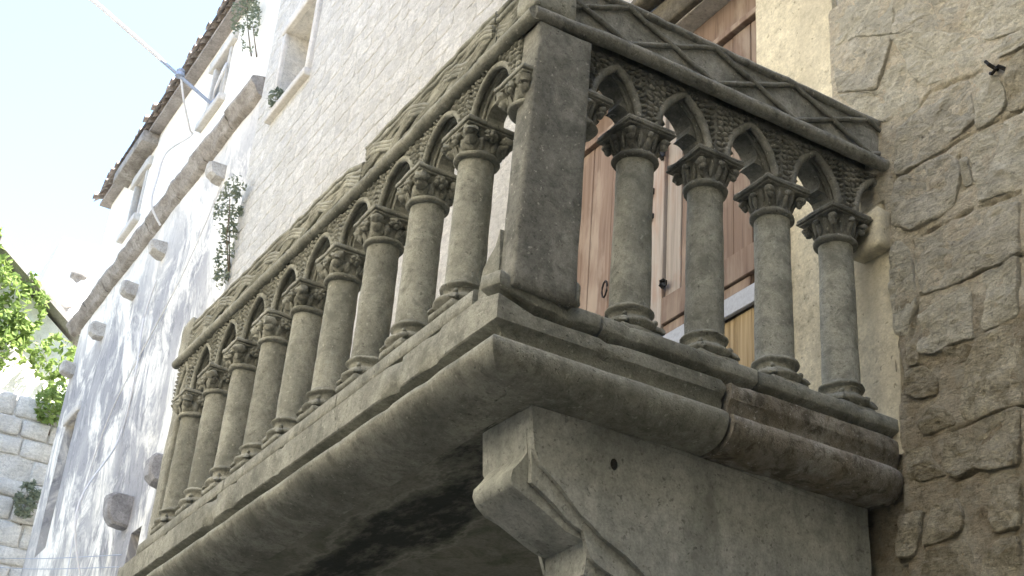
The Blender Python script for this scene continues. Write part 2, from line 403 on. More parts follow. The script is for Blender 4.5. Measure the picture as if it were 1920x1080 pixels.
# rough stones of the near wall
def stone_block(poly, y_front, thick, bulge, seed, res, rings, amp, mat, parent, name='stone', tilt=.10):
    cx = sum(p[0] for p in poly)/len(poly); cz = sum(p[1] for p in poly)/len(poly)
    pts = []
    n = len(poly)
    for i in range(n):
        a, b_ = poly[i], poly[(i+1) % n]
        L = math.hypot(b_[0]-a[0], b_[1]-a[1]); k = max(1, int(L/res))
        for j in range(k):
            t = j/k; pts.append((a[0]+(b_[0]-a[0])*t, a[1]+(b_[1]-a[1])*t))
    # soften the traced corners, then give the outline its own raggedness
    sm = []
    for i in range(len(pts)):
        p0, p1, p2 = pts[i-1], pts[i], pts[(i+1) % len(pts)]
        x, z = (p0[0]+2*p1[0]+p2[0])/4, (p0[1]+2*p1[1]+p2[1])/4
        j = .35*res*noise.noise((x*18+seed, z*18, seed*1.3)); k = .35*res*noise.noise((x*18, z*18+seed, seed*2.1+9))
        sm.append((x+j, z+k))
    mb = MB(); rows = []
    tx = tilt*math.sin(seed*2.3); tz = tilt*math.cos(seed*3.7)      # each face lies a little askew
    for s_, dy in rings:
        row = []
        for x, z in sm:
            X, Z = cx+(x-cx)*s_, cz+(z-cz)*s_
            h = dy*thick
            if dy > .3:
                q = Vector((X*7+seed*5, Z*7, seed*2.0))
                h += amp*(noise.fractal(q, .9, 2.1, 5)) + tx*(X-cx)*.6 + tz*(Z-cz)*.6 + bulge*(1-s_*s_)
                q2 = Vector((X*2.5+seed*9, Z*4+X*1.5, 3.3)); h += amp*.8*(abs(noise.noise(q2))*-1.4+.3) + amp*.45*noise.fractal(Vector((X*24+Z*12, Z*34, seed)), 1, 2, 3)
            row.append((X, y_front - h, Z))
        rows.append(row)
    mb.quad_grid(rows, True)
    mb.f.append(tuple(range(len(mb.v)-len(sm), len(mb.v))))
    return mb.build(name, mat, parent, smooth=32)
RING_N = [(1.0, -.5), (.998, .45), (.988, .85), (.965, .97), (.92, 1.0), (.84, 1.0), (.72, 1.0), (.58, 1.0), (.42, 1.0), (.26, 1.0), (.1, 1.0)]
RING_F = [(1.0, -.3), (.985, .7), (.93, 1.0), (.5, 1.0)]
STONES = [(1,[(-0.093,2.396),(0.296,2.123),(0.279,1.918),(0.264,1.821),(0.015,1.97),(-0.139,2.013)]),
 (0,[(0.31,2.114),(0.828,1.75),(0.726,1.626),(0.559,1.652),(0.298,1.797)]),
 (1,[(0.84,1.742),(1.075,1.59),(1.044,1.349),(0.861,1.399),(0.663,1.577),(0.75,1.616)]),
 (0,[(-0.156,1.996),(0.014,1.957),(0.256,1.811),(0.223,1.729),(0.185,1.648),(0.135,1.562),(-0.126,1.698)]),
 (2,[(0.28,1.789),(0.558,1.636),(0.661,1.561),(0.826,1.408),(0.777,1.307),(0.679,1.317),(0.531,1.371),(0.453,1.384),(0.394,1.469),(0.346,1.625)]),
 (1,[(0.842,1.395),(1.042,1.338),(1.032,1.258),(0.87,1.273),(0.79,1.293)]),
 (1,[(-0.112,1.67),(0.162,1.531),(0.203,1.605),(0.323,1.601),(0.391,1.434),(0.398,1.294),(0.309,1.279),(0.161,1.344),(-0.015,1.521)]),
 (0,[(0.267,1.235),(0.334,1.256),(0.416,1.266),(0.519,1.246),(0.625,1.279),(0.705,1.266),(0.715,1.168),(0.709,1.033),(0.62,1.001),(0.544,0.993),(0.416,0.987),(0.31,0.984),(0.23,0.989),(0.239,1.129)]),
 (1,[(0.723,1.26),(0.806,1.244),(0.881,1.173),(0.895,1.073),(0.884,1.001),(0.81,0.976),(0.721,0.978),(0.728,1.114)]),
 (2,[(0.931,1.212),(1.03,1.242),(0.991,0.945),(0.903,0.968),(0.907,1.078)]),
 (0,[(0.228,0.968),(0.386,0.954),(0.464,0.959),(0.539,0.947),(0.595,0.88),(0.609,0.805),(0.589,0.738),(0.559,0.665),(0.459,0.648),(0.282,0.664),(0.184,0.735),(0.185,0.838),(0.213,0.952)]),
 (3,[(0.623,0.863),(0.664,0.864),(0.668,0.797),(0.68,0.713),(0.626,0.719)]),
 (1,[(0.692,0.929),(0.736,0.948),(0.853,0.938),(0.988,0.927),(0.941,0.564),(0.821,0.588),(0.702,0.607),(0.689,0.709),(0.675,0.854)]),
 (0,[(0.315,0.59),(0.433,0.572),(0.498,0.587),(0.581,0.575),(0.68,0.556),(0.898,0.505),(0.868,0.273),(0.782,0.26),(0.669,0.284),(0.569,0.277),(0.467,0.283),(0.332,0.304),(0.32,0.373),(0.296,0.476)]),
 (1,[(0.176,0.635),(0.219,0.633),(0.269,0.562),(0.282,0.483),(0.288,0.369),(0.29,0.276),(0.251,0.202),(0.219,0.143),(0.149,0.179),(0.142,0.3),(0.142,0.431),(0.156,0.538)]),
 (1,[(0.302,0.208),(0.42,0.23),(0.525,0.248),(0.6,0.242),(0.592,0.152),(0.59,0.05),(0.59,-0.017),(0.518,-0.006),(0.438,-0.001),(0.375,-0.011),(0.285,0.029),(0.282,0.083),(0.32,0.148)]),
 (3,[(0.677,0.253),(0.78,0.242),(0.866,0.257),(0.832,-0.004),(0.73,-0.004),(0.664,-0.02),(0.641,0.021),(0.673,0.059),(0.689,0.146)]),
 (2,[(0.195,-0.029),(0.31,-0.042),(0.384,-0.135),(0.365,-0.203),(0.255,-0.184),(0.186,-0.134)]),
 (2,[(0.631,-0.036),(0.729,-0.027),(0.842,-0.028),(0.795,-0.388),(0.647,-0.373),(0.546,-0.378),(0.497,-0.35),(0.501,-0.235),(0.542,-0.125)]),
 (4,[(0.418,0.002),(0.564,-0.036),(0.599,-0.062),(0.55,-0.108),(0.439,-0.093)]),
 (4,[(0.215,0.127),(0.298,0.055),(0.275,-0.028),(0.213,-0.005)]),
 (2,[(0.268,-0.272),(0.372,-0.25),(0.444,-0.322),(0.459,-0.367),(0.38,-0.366),(0.29,-0.362),(0.244,-0.323)]),
 (4,[(0.426,-0.398),(0.552,-0.395),(0.664,-0.395),(0.79,-0.403),(0.759,-0.637),(0.619,-0.619),(0.531,-0.58),(0.453,-0.602),(0.384,-0.567),(0.372,-0.484)]),
 (2,[(0.17,-0.401),(0.295,-0.414),(0.312,-0.474),(0.378,-0.565),(0.271,-0.566),(0.181,-0.541)]),
 (4,[(0.291,-0.682),(0.425,-0.681),(0.461,-0.772),(0.435,-0.834),(0.332,-0.846),(0.229,-0.844),(0.274,-0.755)]),
 (4,[(0.621,-0.689),(0.751,-0.7),(0.727,-0.884),(0.615,-0.878),(0.589,-0.806)]),
 (2,[(0.525,-0.972),(0.61,-0.914),(0.723,-0.917),(0.699,-1.103),(0.514,-1.063)]),
 (2,[(0.099,-0.673),(0.249,-0.688),(0.22,-0.78),(0.184,-0.872),(0.074,-0.854)]),
 (2,[(0.263,-0.869),(0.461,-0.871),(0.488,-0.957),(0.477,-1.055),(0.202,-0.997)])]
TONE = {0: M_near, 1: M_nearp, 2: M_near2, 3: M_nearp, 4: M_near2}
for i, (t, pl) in enumerate(STONES):
    cx_ = sum(a for a, b_ in pl)/len(pl); cz_ = sum(b_ for a, b_ in pl)/len(pl)
    k_ = 1.07 if i < 7 else 1.035
    pl = [(cx_+(a-cx_)*k_, cz_+(b_-cz_)*k_) for a, b_ in pl]
    stone_block(pl, WY-.018, .034, .0, i+1.0, .018, RING_N, .017, TONE[1 if i == 4 else t], house, tilt=.07)
# mortar the stones sit in
JOINTS = [[(0.4,1.29),(0.476,1.336),(0.62,1.306),(0.787,1.26),(0.851,1.247),(1.013,1.244)],[(0.214,0.983),(0.388,0.979),(0.471,0.979),(0.559,0.976),(0.643,0.98),(0.738,0.971),(0.808,0.966),(0.974,0.943)],[(0.33,0.608),(0.51,0.596),(0.646,0.591),(0.755,0.573),(0.922,0.546)],[(0.315,0.305),(0.511,0.281),(0.577,0.269),(0.668,0.282),(0.804,0.261),(0.885,0.26)],[(0.417,-0.385),(0.548,-0.384),(0.652,-0.382),(0.799,-0.398)],[(0.587,-0.142),(0.62,-0.055),(0.671,-0.032),(0.847,-0.032)],[(0.289,0.592),(0.295,0.477),(0.3,0.309),(0.274,0.211),(0.24,0.117)],[(0.196,1.022),(0.173,0.823),(0.163,0.622),(0.149,0.372),(0.145,0.154),(0.171,-0.121)],[(0.605,0.896),(0.62,0.801),(0.617,0.718)],[(0.688,0.851),(0.707,0.7)],[(0.395,-0.6),(0.5,-0.604),(0.572,-0.59)]]
def groove(x, z):
    d = 9.0
    for l in JOINTS:
        for (ax, az), (bx, bz) in zip(l, l[1:]):
            if min(ax, bx)-.05 < x < max(ax, bx)+.05 and min(az, bz)-.05 < z < max(az, bz)+.05:
                t = max(0, min(1, ((x-ax)*(bx-ax)+(z-az)*(bz-az))/((bx-ax)**2+(bz-az)**2+1e-9)))
                d = min(d, math.hypot(x-ax-t*(bx-ax), z-az-t*(bz-az)))
    return d
mb = MB(); rows = []
for i in range(172):
    x = -.72+.011*i; row = []
    for k in range(366):
        z = -1.75+.011*k
        up_ = max(0, min(1, (z+.05+.25*noise.noise((x*2, z*2, 7)))/.3))
        h = .036+.007*up_+.013*noise.fractal((x*6.3, z*6.3, 2.2), 1, 2, 5)
        wv = .010*noise.noise((x*14, z*14, 5))
        h -= .022*max(0, 1-(groove(x, z)+wv)/.011) if x > -.2 else 0
        if x < (.13 if z < .9 else -.02 if z < 1.4 else -.19): h = .012
        row.append((x, WY-h, z))
    rows.append(row)
mb.quad_grid(rows)
bed = mb.build('mortar_bed', M_mortar, house, smooth=60); bed.data.materials.append(M_mortar_p)
for f_ in bed.data.polygons:
    c_ = f_.center
    if c_.z + .35*noise.fractal((c_.x*3.1, c_.z*3.1, 8), 1, 2, 3) > .15: f_.material_index = 1
# more stones round about, so that the masonry goes on beyond the frame
def coursed(x0, x1, zlo, zhi, hgt, wid, seed, mats, yf, thick, amp):
    rnd = random.Random(seed); z = min(zlo(x0), zlo(x1)) - .1; k = 0
    ztop = max(zhi(x0), zhi(x1))
    while z < ztop:
        h = rnd.uniform(*hgt); x = x0 - rnd.random()*.4
        while x < x1:
            w_ = rnd.uniform(*wid); a, b_ = max(x, x0)+.004, min(x+w_, x1)-.004
            cx, cz = (a+b_)/2, z+h/2
            x += w_
            if b_-a < .08 or cz+h/2 < zlo(cx) or cz-h/2 > zhi(cx): continue
            j = lambda s: rnd.uniform(-s, s)
            pl = [(a+j(.02), z+.004+j(.012)), (cx+j(.05), z+.004+j(.02)), (b_+j(.02), z+.004+j(.012)), (b_+j(.02), z+h*.5), (b_+j(.02), z+h-.004+j(.015)), (cx+j(.05), z+h-.004+j(.02)), (a+j(.02), z+h-.004+j(.015)), (a+j(.02), z+h*.5)]
            pl = [p for p in pl]
            stone_block(pl, yf, thick, .0, rnd.random()*60, .05, RING_F, amp, rnd.choice(mats), house, tilt=.0); k += 1
        z += h
    return k
ZT = lambda x: 5.15 + (-x-4.0)*.72
nf = coursed(-11.0, -3.9, lambda x: 4.95, lambda x: min(ZT(x), 11.2) if not (-10.45 < x < -9.1) else 7.35, (.18, .27), (.24, .52), 3, [M_far], WY-.001, .005, .003)
coursed(1.05, 2.6, lambda x: -1.7, lambda x: 2.6, (.26, .40), (.34, .6), 5, [M_near, M_near, M_near2], WY-.012, .03, .014)
# plaster surround of the door
sur = [(-.785, 3.5), (-.3, 3.5), (-.17, 3.0), (-.16, 2.4), (-.17, 2.0), (-.13, 1.6), (-.02, 1.32), (.035, 1.2), (.10, .95), (.135, .7), (.16, .45), (.165, .1), (.15, -.15), (.15, -.40), (-.785, -.40)]
mb = MB(); rows = []
for k in range(0, 66):
    z = -.40 + 3.9*k/65
    for i in range(1, len(sur)-1):
        (xa, za), (xb, zb) = sur[i], sur[i+1]
        if zb <= z <= za:
            xr = xa+(xb-xa)*((za-z)/(za-zb) if za != zb else 0); break
    else: xr = -.3
    xr += .012*noise.noise((z*9, 1, 1))
    row = []
    for j in range(22):
        x = -.785 + (xr+.785)*j/20 if j < 21 else xr+.004
        y = WY-.040-.004*noise.fractal((x*5, z*5, 4), 1, 2, 3) if j < 20 else (WY-.034 if j == 20 else WY-.005)
        row.append((x, y, z))
    rows.append([(-.785, WY+.12, z)] + row)
mb.quad_grid(rows); mb.build('door_surround', M_surr, house, smooth=60)
mb = MB(); mb.rbox(-.60, -.545, WY-.075, WY-.02, -.40, 1.75, .07, .012); mb.rough(.004, 8); mb.build('jamb_moulding', M_surr, house, smooth=60)
mb = MB(); mb.rbox(-.03, .165, WY-.115, WY, .615, .83, .05, .012); mb.rough(.008, 9); mb.build('impost_block', M_surr, house, smooth=60)
# lintel and its drip mould
mb = MB(); mb.rbox(-3.3, -.55, WY-.05, WY+.28, 3.17, 3.40, .1, .012); mb.rough(.012, 5); mb.build('lintel', M_lint, house, smooth=60)
mb = MB(); mb.rbox(-3.35, -.95, WY-.16, WY-.02, 3.41, 3.50, .08, .02); mb.rough(.02, 5); mb.build('drip_mould', M_lint, house, smooth=60)
# ---- the wooden double door
YD = 2.07
mb = MB(); mb.box(-3.06, -.74, YD+.045, YD+.07, -.3, 3.16)
door = mb.build('door', M_door, house)
def board(x0, x1, z0, z1, mat, y=YD, th=.03, name='plank'):
    b_ = MB(); b_.rbox(x0, x1, y, y+th, z0, z1, .2, .004); return b_.build(name, mat, door, smooth=40)
xs = [-3.0, -2.74, -2.49, -2.25, -2.01]
for i in range(4): board(xs[i]+.003, xs[i+1]-.003, -.28, 2.83, M_door, YD+.002*(i % 2))
board(-2.005, -1.86, -.28, 2.83, M_doorw, YD-.022, .05, 'meeting_stile')
xs = [-1.855, -1.70, -1.55, -1.37, -1.20, -1.03, -.79]
for i in range(6):
    board(xs[i]+.003, xs[i+1]-.003, 1.0, 2.83, (M_doorw, M_door, M_door, M_door, M_door, M_door)[i], YD+.003*(i % 2))
    board(xs[i]+.003, xs[i+1]-.003, -.28, .86, M_bare, YD+.006+.003*(i % 2))
board(-1.85, -.80, 1.06, 1.24, M_door, YD-.03, .032, 'rail')
board(-1.85, -1.04, .99, 1.055, M_door, YD-.012, .02, 'rail')
board(-1.85, -.80, .868, .985, M_zinc, YD-.024, .028, 'metal_strip')
board(-3.0, -.79, 2.84, 2.885, M_door, YD-.035, .08, 'transom_bar')
board(-3.0, -.79, 2.90, 3.155, M_door, YD+.01, .03, 'top_panel')
for (x, z, s_) in ((-1.99, 2.07, .035), (-1.99, 1.885, .028), (-1.88, 2.32, .06), (-1.83, 1.33, .03)):
    b_ = MB(); b_.tube([(x, YD-.03, z+s_), (x+.006, YD-.055, z+s_*.3), (x, YD-.055, z-s_*.4), (x+.01, YD-.03, z-s_)], .012, 6); b_.box(x-.025, x+.03, YD-.032, YD-.024, z-s_*.6, z+s_*.6)
    b_.build('latch', M_iron, door)
b_ = MB(); b_.tube([(-2.49+.028*math.sin(t*.63), YD-.02-.008*math.sin(t*.3), 1.58+.062*math.cos(t*.63)) for t in range(11)], .007, 6); b_.build('ring_pull', M_iron, door)

# window high in the pale masonry
mb = MB()
mb.quad_grid([[(WINA[0], WY+.28, z), (WINA[1], WY+.28, z)] for z in (WINA[2], WINA[3])])
win = mb.build('window', M_white, house)
mb = MB(); mb.box(-10.05, -9.42, WY+.22, WY+.276, 7.6, 8.2); mb.build('opening', M_dark, win)
mb = MB(); mb.rbox(-10.42, -9.15, WY-.07, WY+.2, 8.755, 8.93, .2, .01); mb.build('lintel', M_frame, win, smooth=50)
mb = MB(); mb.rbox(-10.42, -9.12, WY-.09, WY+.2, 7.33, 7.445, .2, .01); mb.build('sill', M_frame, win, smooth=50)
mb = MB(); mb.rbox(-10.42, -10.305, WY-.05, WY+.2, 7.447, 8.753, .2, .01); mb.build('frame', M_frame, win, smooth=50)
mb = MB(); mb.rbox(-9.245, -9.13, WY-.05, WY+.2, 7.447, 8.753, .2, .01); mb.build('frame', M_frame, win, smooth=50)
# iron hook let into the near wall
mb = MB(); c = Vector((.875, WY-.05, 1.215))
mb.tube([c+Vector((0, .06, 0)), c, c+Vector((-.02, -.03, .03)), c+Vector((-.035, -.03, .055))], .009, 6)
mb.tube([c+Vector((.0, -.01, 0)), c+Vector((.03, -.03, -.012)), c+Vector((.05, -.01, -.03))], .01, 6)
mb.tube([c+Vector((-.025, -.02, -.012)), c+Vector((-.01, -.03, -.03)), c+Vector((.012, -.03, -.02)), c+Vector((0, -.01, 0))], .008, 6)
tag(mb.build('iron_hook', M_iron), 'small twisted black iron hook let into the rough wall at upper right', 'hook')
# ---------------------------------------------------------------- the balcony
bal = thing('stone_balcony', 'grey carved stone balcony with colonnade, pointed arches and lattice rail', 'balcony', (-2.3, .9, -.61))
LX = [-.4264-.4677*i for i in range(9)]
SY = [.5551+.385*j for j in range(4)]
BSH = -.0965                                              # the short side's columns stand lower
zl = lambda x: 1.05 + .030*max(0.0, -x-1.5)
zs_ = lambda y: 1.055 + .035*min(1, max(0, (y+.1)/.45))
def PL(u, z, o): return (u, -o, z)                        # long side: outwards is -Y
def PS(u, z, o): return (o, u, z)                         # short side: outwards is +X

# -- slab with rolled edge
PROF = [(-.02, -.25), (.10, -.25), (.123, -.251), (.128, -.256), (.129, -.30), (.129, -.345), (.128, -.390), (.124, -.398), (.113, -.408), (.102, -.425), (.096, -.445), (.096, -.458), (.104, -.465),
        (.122, -.467), (.136, -.472), (.145, -.484), (.148, -.50), (.147, -.518), (.140, -.542), (.125, -.566), (.101, -.588), (.066, -.603), (.02, -.611), (-.05, -.612), (-.14, -.612)]
def top_shift(z, k): return z - .085*k*max(0, min(1, (z+.40)/.15))
def sweep(stations, prof, seed, amp, chip=.0, prof_l=None):
    mb = MB(); rows = []
    for (kind, t) in stations:
        row = []
        pf = prof
        if prof_l and kind == 'L': pf = prof_l
        if prof_l and kind == 'C': pf = [((a[0]+b_[0])/2, (a[1]+b_[1])/2) for a, b_ in zip(prof, prof_l)]
        for o_, z in pf:
            if kind == 'L': k = 0; p = Vector((t, -o_, z))
            elif kind == 'C': k = .45; p = Vector((o_, -o_, top_shift(z, k)))
            else: k = 1; p = Vector((o_, t, top_shift(z, k)))
            q = Vector((p.x*5+seed, p.y*5, p.z*7))
            d = amp*noise.fractal(q, 1, 2, 4)
            c = chip*max(0, noise.noise((p.x*9+seed, p.y*9, 1.7))-.28)
            edge = 1 if (o_ > .11 and (z > -.27 or -.41 < z < -.385)) else .25
            dd = d - c*edge
            if kind == 'L': p.y -= dd
            elif kind == 'S': p.x += dd
            else: p.x += dd*.7; p.y -= dd*.7
            p.z += .5*amp*noise.noise(q*1.7)
            row.append(p)
        rows.append(row)
    mb.quad_grid(rows)
    mb.f.append(tuple(range(len(prof)))); e = len(mb.v)-len(prof); mb.f.append(tuple(e+i for i in range(len(prof))))
    return mb
st = [('L', -4.78+.05*i) for i in range(96)] + [('C', 0)] + [('S', .03+.05*i) for i in range(19)] + [('S', .958)]
PROFL = PROF[:6] + [(.128, -.392), (.122, -.398), (.075, -.402), (.055, -.415), (.05, -.44), (.058, -.458), (.085, -.464)] + [(.122, -.467), (.138, -.471), (.147, -.480), (.149, -.494), (.145, -.510), (.134, -.528), (.112, -.549), (.08, -.570), (.04, -.588), (-.01, -.602), (-.07, -.610), (-.14, -.612)]
assert len(PROFL) == len(PROF)
slab = sweep(st, PROF, 1, .0035, .09, PROFL).build('slab', M_bal, bal, smooth=38)
PROF2 = [(o_+.014, z-.012) if o_ > 0 else (o_, z) for o_, z in PROF]
st2 = [('S', .972), ('S', .99)] + [('S', 1.02+.05*i) for i in range(17)] + [('S', 1.86), ('S', 1.89), ('S', 1.915), ('S', 1.93)]
mb = sweep(st2, PROF2, 5, .005, .09)
npf = len(PROF2)
for i in range(len(st2)):
    t = st2[i][1]
    if t > 1.8:
        f = 1-.42*((t-1.8)/.13)**2.2*.5
        for j in range(npf):
            x, y, z = mb.v[i*npf+j]; zc = -.5
            mb.v[i*npf+j] = (x*f if x > 0 else x, y, z if j < 3 else zc+(z-zc)*(.5+.5*f))
mb.build('slab_block', M_slab2, bal, smooth=38)
mb = MB(); mb.quad_grid([[(x*.09-4.76, .13+y*.091, -.6115-.007*noise.fractal((x*.2, y*.2, 0), 1, 2, 4)) for y in range(21)] for x in range(52)])
mb.quad_grid([[(x*.09-4.76, .02+y*.1, -.262) for y in range(20)] for x in range(52)])
mb.build('soffit', M_soff, bal, smooth=60)

# -- ledge course the bases stand on
LEDL = [(-.13, -.155), (.09, -.155), (.103, -.158), (.108, -.165), (.108, -.20), (.108, -.222), (.105, -.228), (.088, -.230), (.08, -.240), (.08, -.249)]
def ledge_long(x0, x1, seed):
    n = int((x1-x0)/.05)
    return sweep([('L', x0+(x1-x0)*i/n) for i in range(n+1)], LEDL, seed, .0025, .03).build('ledge', M_bal, bal, smooth=38)
for a, b_, s_ in ((-4.5, -2.93, 2), (-2.922, -1.43, 3), (-1.422, -.13, 4)): ledge_long(a, b_, s_)
LEDS = [(-.13, -.125), (.06, -.125), (.10, -.138), (.122, -.148), (.129, -.156), (.130, -.18), (.130, -.204), (.126, -.211), (.104, -.220), (.075, -.232), (.05, -.25)]
sweep([('L', -.03), ('C', 0)] + [('S', .02+.045*i) for i in range(8)], LEDS, 8, .003, .06).build('ledge', M_bal, bal, smooth=45)
for a, b_, s_ in ((.347, 1.12, 9), (1.128, 1.95, 10)):
    n = int((b_-a)/.045); sweep([('S', a+(b_-a)*i/n) for i in range(n+1)], LEDS, s_, .003, .06).build('ledge', M_bal, bal, smooth=45)

# -- corner pillar
mb = MB(); mb.rbox(.028, .15, -.085, .205, -.25, 1.03, .05, .010)
for i, (x, y, z) in enumerate(mb.v):
    k = (z+.25)/1.28
    if x > .1: x += .012*k
    if y < 0: y += .022*k
    mb.v[i] = (x, y, z)
mb.rough(.0032, 8, octv=4); pil = mb.build('corner_pillar', M_bal_dark, bal, smooth=50)
mb = MB(); mb.prism([(.03, -.25), (-.04, -.25), (-.105, -.25), (-.108, -.18), (-.105, -.105), (-.085, -.082), (-.05, -.055), (-.01, -.01), (.03, .05), (.031, -.1)], lambda a, b_, d: (a, d, b_), -.090, .09); mb.rough(.006, 12); mb.build('pillar_foot', M_bal, pil, smooth=40)
mb = MB(); mb.rbox(.03, .125, .2, .25, -.23, -.11, .02, .02); mb.rough(.008, 14); mb.build('pillar_foot', M_bal, pil, smooth=60)
# -- end pilaster at the far corner
mb = MB(); mb.rbox(-4.50, -4.335, -.065, .10, -.17, 1.10, .07, .010); mb.rbox(-4.55, -4.49, -.045, .10, -.2, 1.13, .07, .010); mb.rough(.005, 8); mb.build('end_pilaster', M_shaft, bal, smooth=50)

# -- columns
def shaft_mesh(h, seed):
    mb = MB(); n = 12
    prof = [(.0872, -.03), (.0862, -.004)] + [(.0855-.0045*i/n+.0006*math.sin(i*1.9+seed), h*i/n) for i in range(n+1)]
    mb.lathe(prof, 36); mb.rough(.0032, 7, seed=seed, octv=4); return mb.mesh('column', M_shaft, 60)
def cap_mesh(kind, seed):
    mb = MB(); rnd = random.Random(seed)
    mb.lathe([(.083, -.004), (.097, .0), (.103, .008), (.104, .016), (.100, .026), (.090, .032)], 32)       # astragal
    mb.lathe([(.086, .028), (.087, .06), (.093, .095), (.108, .130), (.116, .145)], 32)
    if kind == 'long':
        for k in range(4):                                   # corner crockets
            a = math.pi/4+k*math.pi/2; cx, cy = math.cos(a), math.sin(a)
            mb.blob((cx*.132, cy*.132, .112), (.036, .036, .034), nu=10, nv=7, amp=.5, seed=seed+k)
            mb.blob((cx*.118, cy*.118, .080), (.030, .030, .028), nu=10, nv=6, amp=.5, seed=seed+k+7)
            R_ = Matrix.Rotation(a, 3, 'Z') @ Matrix.Rotation(.35, 3, 'Y')
            mb.blob((cx*.100, cy*.100, .072), (.014, .036, .045), R_, 10, 6, .3, seed+k+13)
            a += math.pi/4; cx, cy = math.cos(a), math.sin(a)   # rosettes between them
            for q in range(5):
                t = q*2*math.pi/5
                mb.blob((cx*.112-cy*.021*math.cos(t), cy*.112+cx*.021*math.cos(t), .112+.021*math.sin(t)), .0165, nu=7, nv=5, amp=.3, seed=seed+q)
            mb.blob((cx*.122, cy*.122, .112), .013, nu=7, nv=5)
            for s_ in (-1, 1):
                R2 = Matrix.Rotation(a+s_*.36, 3, 'Z') @ Matrix.Rotation(.3, 3, 'Y')
                mb.blob((math.cos(a+s_*.36)*.094, math.sin(a+s_*.36)*.094, .063), (.010, .018, .036), R2, 8, 6, .3, seed+q+20)
        ab = [(.118, .140, .154), (.127, .1545, .18)]
    else:
        for k in range(16):                                  # fluted water leaves
            a = k*math.pi/8; R_ = Matrix.Rotation(a, 3, 'Z') @ Matrix.Rotation(.22 if k % 2 else .34, 3, 'Y')
            r_ = .094 if k % 2 else .098
            mb.blob((math.cos(a)*r_, math.sin(a)*r_, .078+.008*(k % 2)), (.010, .013, .05), R_, 8, 6, .25, seed+k)
        for k in range(8):                                   # curled tips
            a = k*math.pi/4+math.pi/4; r_ = .128 if k % 2 == 0 else .112
            mb.blob((math.cos(a)*r_, math.sin(a)*r_, .112), (.024, .024, .022) if k % 2 == 0 else (.016, .016, .016), None, 9, 6, .45, seed+k+30)
            if k % 2 == 0: mb.blob((math.cos(a)*.122, math.sin(a)*.122, .088), (.018, .018, .02), None, 8, 5, .4, seed+k+40)
        ab = [(.118, .138, .148), (.128, .1485, .160), (.124, .1605, .18)]
    for h, z0, z1 in ab:
        mb.rbox(-h, h, -h, h, z0, z1, .06, .004)
    mb.rough(.0035+.0045*rnd.random(), 11+8*rnd.random(), seed=seed, octv=4)
    return mb.mesh('capital', M_bal if kind == 'long' else M_bal_dark, 60)
def base_mesh(seed):
    mb = MB(); rnd = random.Random(seed)
    prof = [(.086, .004)] + [(.088+.016*math.sin(math.pi*i/6), .0-.030*i/6) for i in range(7)] + [(.086, -.034), (.084, -.046), (.089, -.062)] + [(.094+.026*math.sin(math.pi*(i+.5)/6), -.066-.042*i/5) for i in range(6)] + [(.10, -.112)]
    mb.lathe(prof, 32)
    for k in range(4):                                       # spur leaves on the plinth corners
        a = math.pi/4+k*math.pi/2; cx, cy = math.cos(a), math.sin(a); R_ = Matrix.Rotation(a, 3, 'Z') @ Matrix.Rotation(.55, 3, 'Y')
        mb.blob((cx*.118, cy*.118, -.090), (.034, .022, .014), R_, 10, 6, .45, seed+k)
        mb.blob((cx*.108, cy*.108, -.062), (.012, .012, .012), None, 8, 5, .3, seed+k+4)
    mb.rbox(-.106, .106, -.106, .106, -.152, -.112, .05, .010)
    mb.rough(.006, 12, seed=seed, octv=4)
    return mb.mesh('column_base', M_bal, 60)
SH_L = [shaft_mesh(.622, i) for i in range(5)]; SH_S = [shaft_mesh(.622-BSH, 10+i) for i in range(2)]
CAP_L = [cap_mesh('long', i*17+1) for i in range(9)]; CAP_S = [cap_mesh('short', i*19+3) for i in range(4)]
BASE = [base_mesh(i*11+2) for i in range(5)]
def column(x, y, z0, shafts, caps, i):
    rz = Matrix.Rotation(math.pi/2*(i % 4), 4, 'Z')
    c_ = share('column', shafts[i % len(shafts)], bal, T((x, y, z0)) @ rz)
    share('capital', caps[i % len(caps)], c_, T((x, y, .622)) @ rz @ Matrix.Diagonal((1, 1, .91, 1)))
    share('column_base', BASE[i % 5], c_, T((x, y, z0)) @ rz)
for i, x in enumerate(LX): column(x, 0, 0, SH_L, CAP_L, i)
for j, y in enumerate(SY): column(0, y, BSH, SH_S, CAP_S, j)
# half capitals on the pillar
for k, (x, y) in enumerate(((.025, .0), (.035, .215))):
    share('half_capital', (CAP_L if k == 0 else CAP_S)[1], pil, T((x, y, .640)) @ Matrix.Diagonal((.93, .93,   .85, 1)))
    
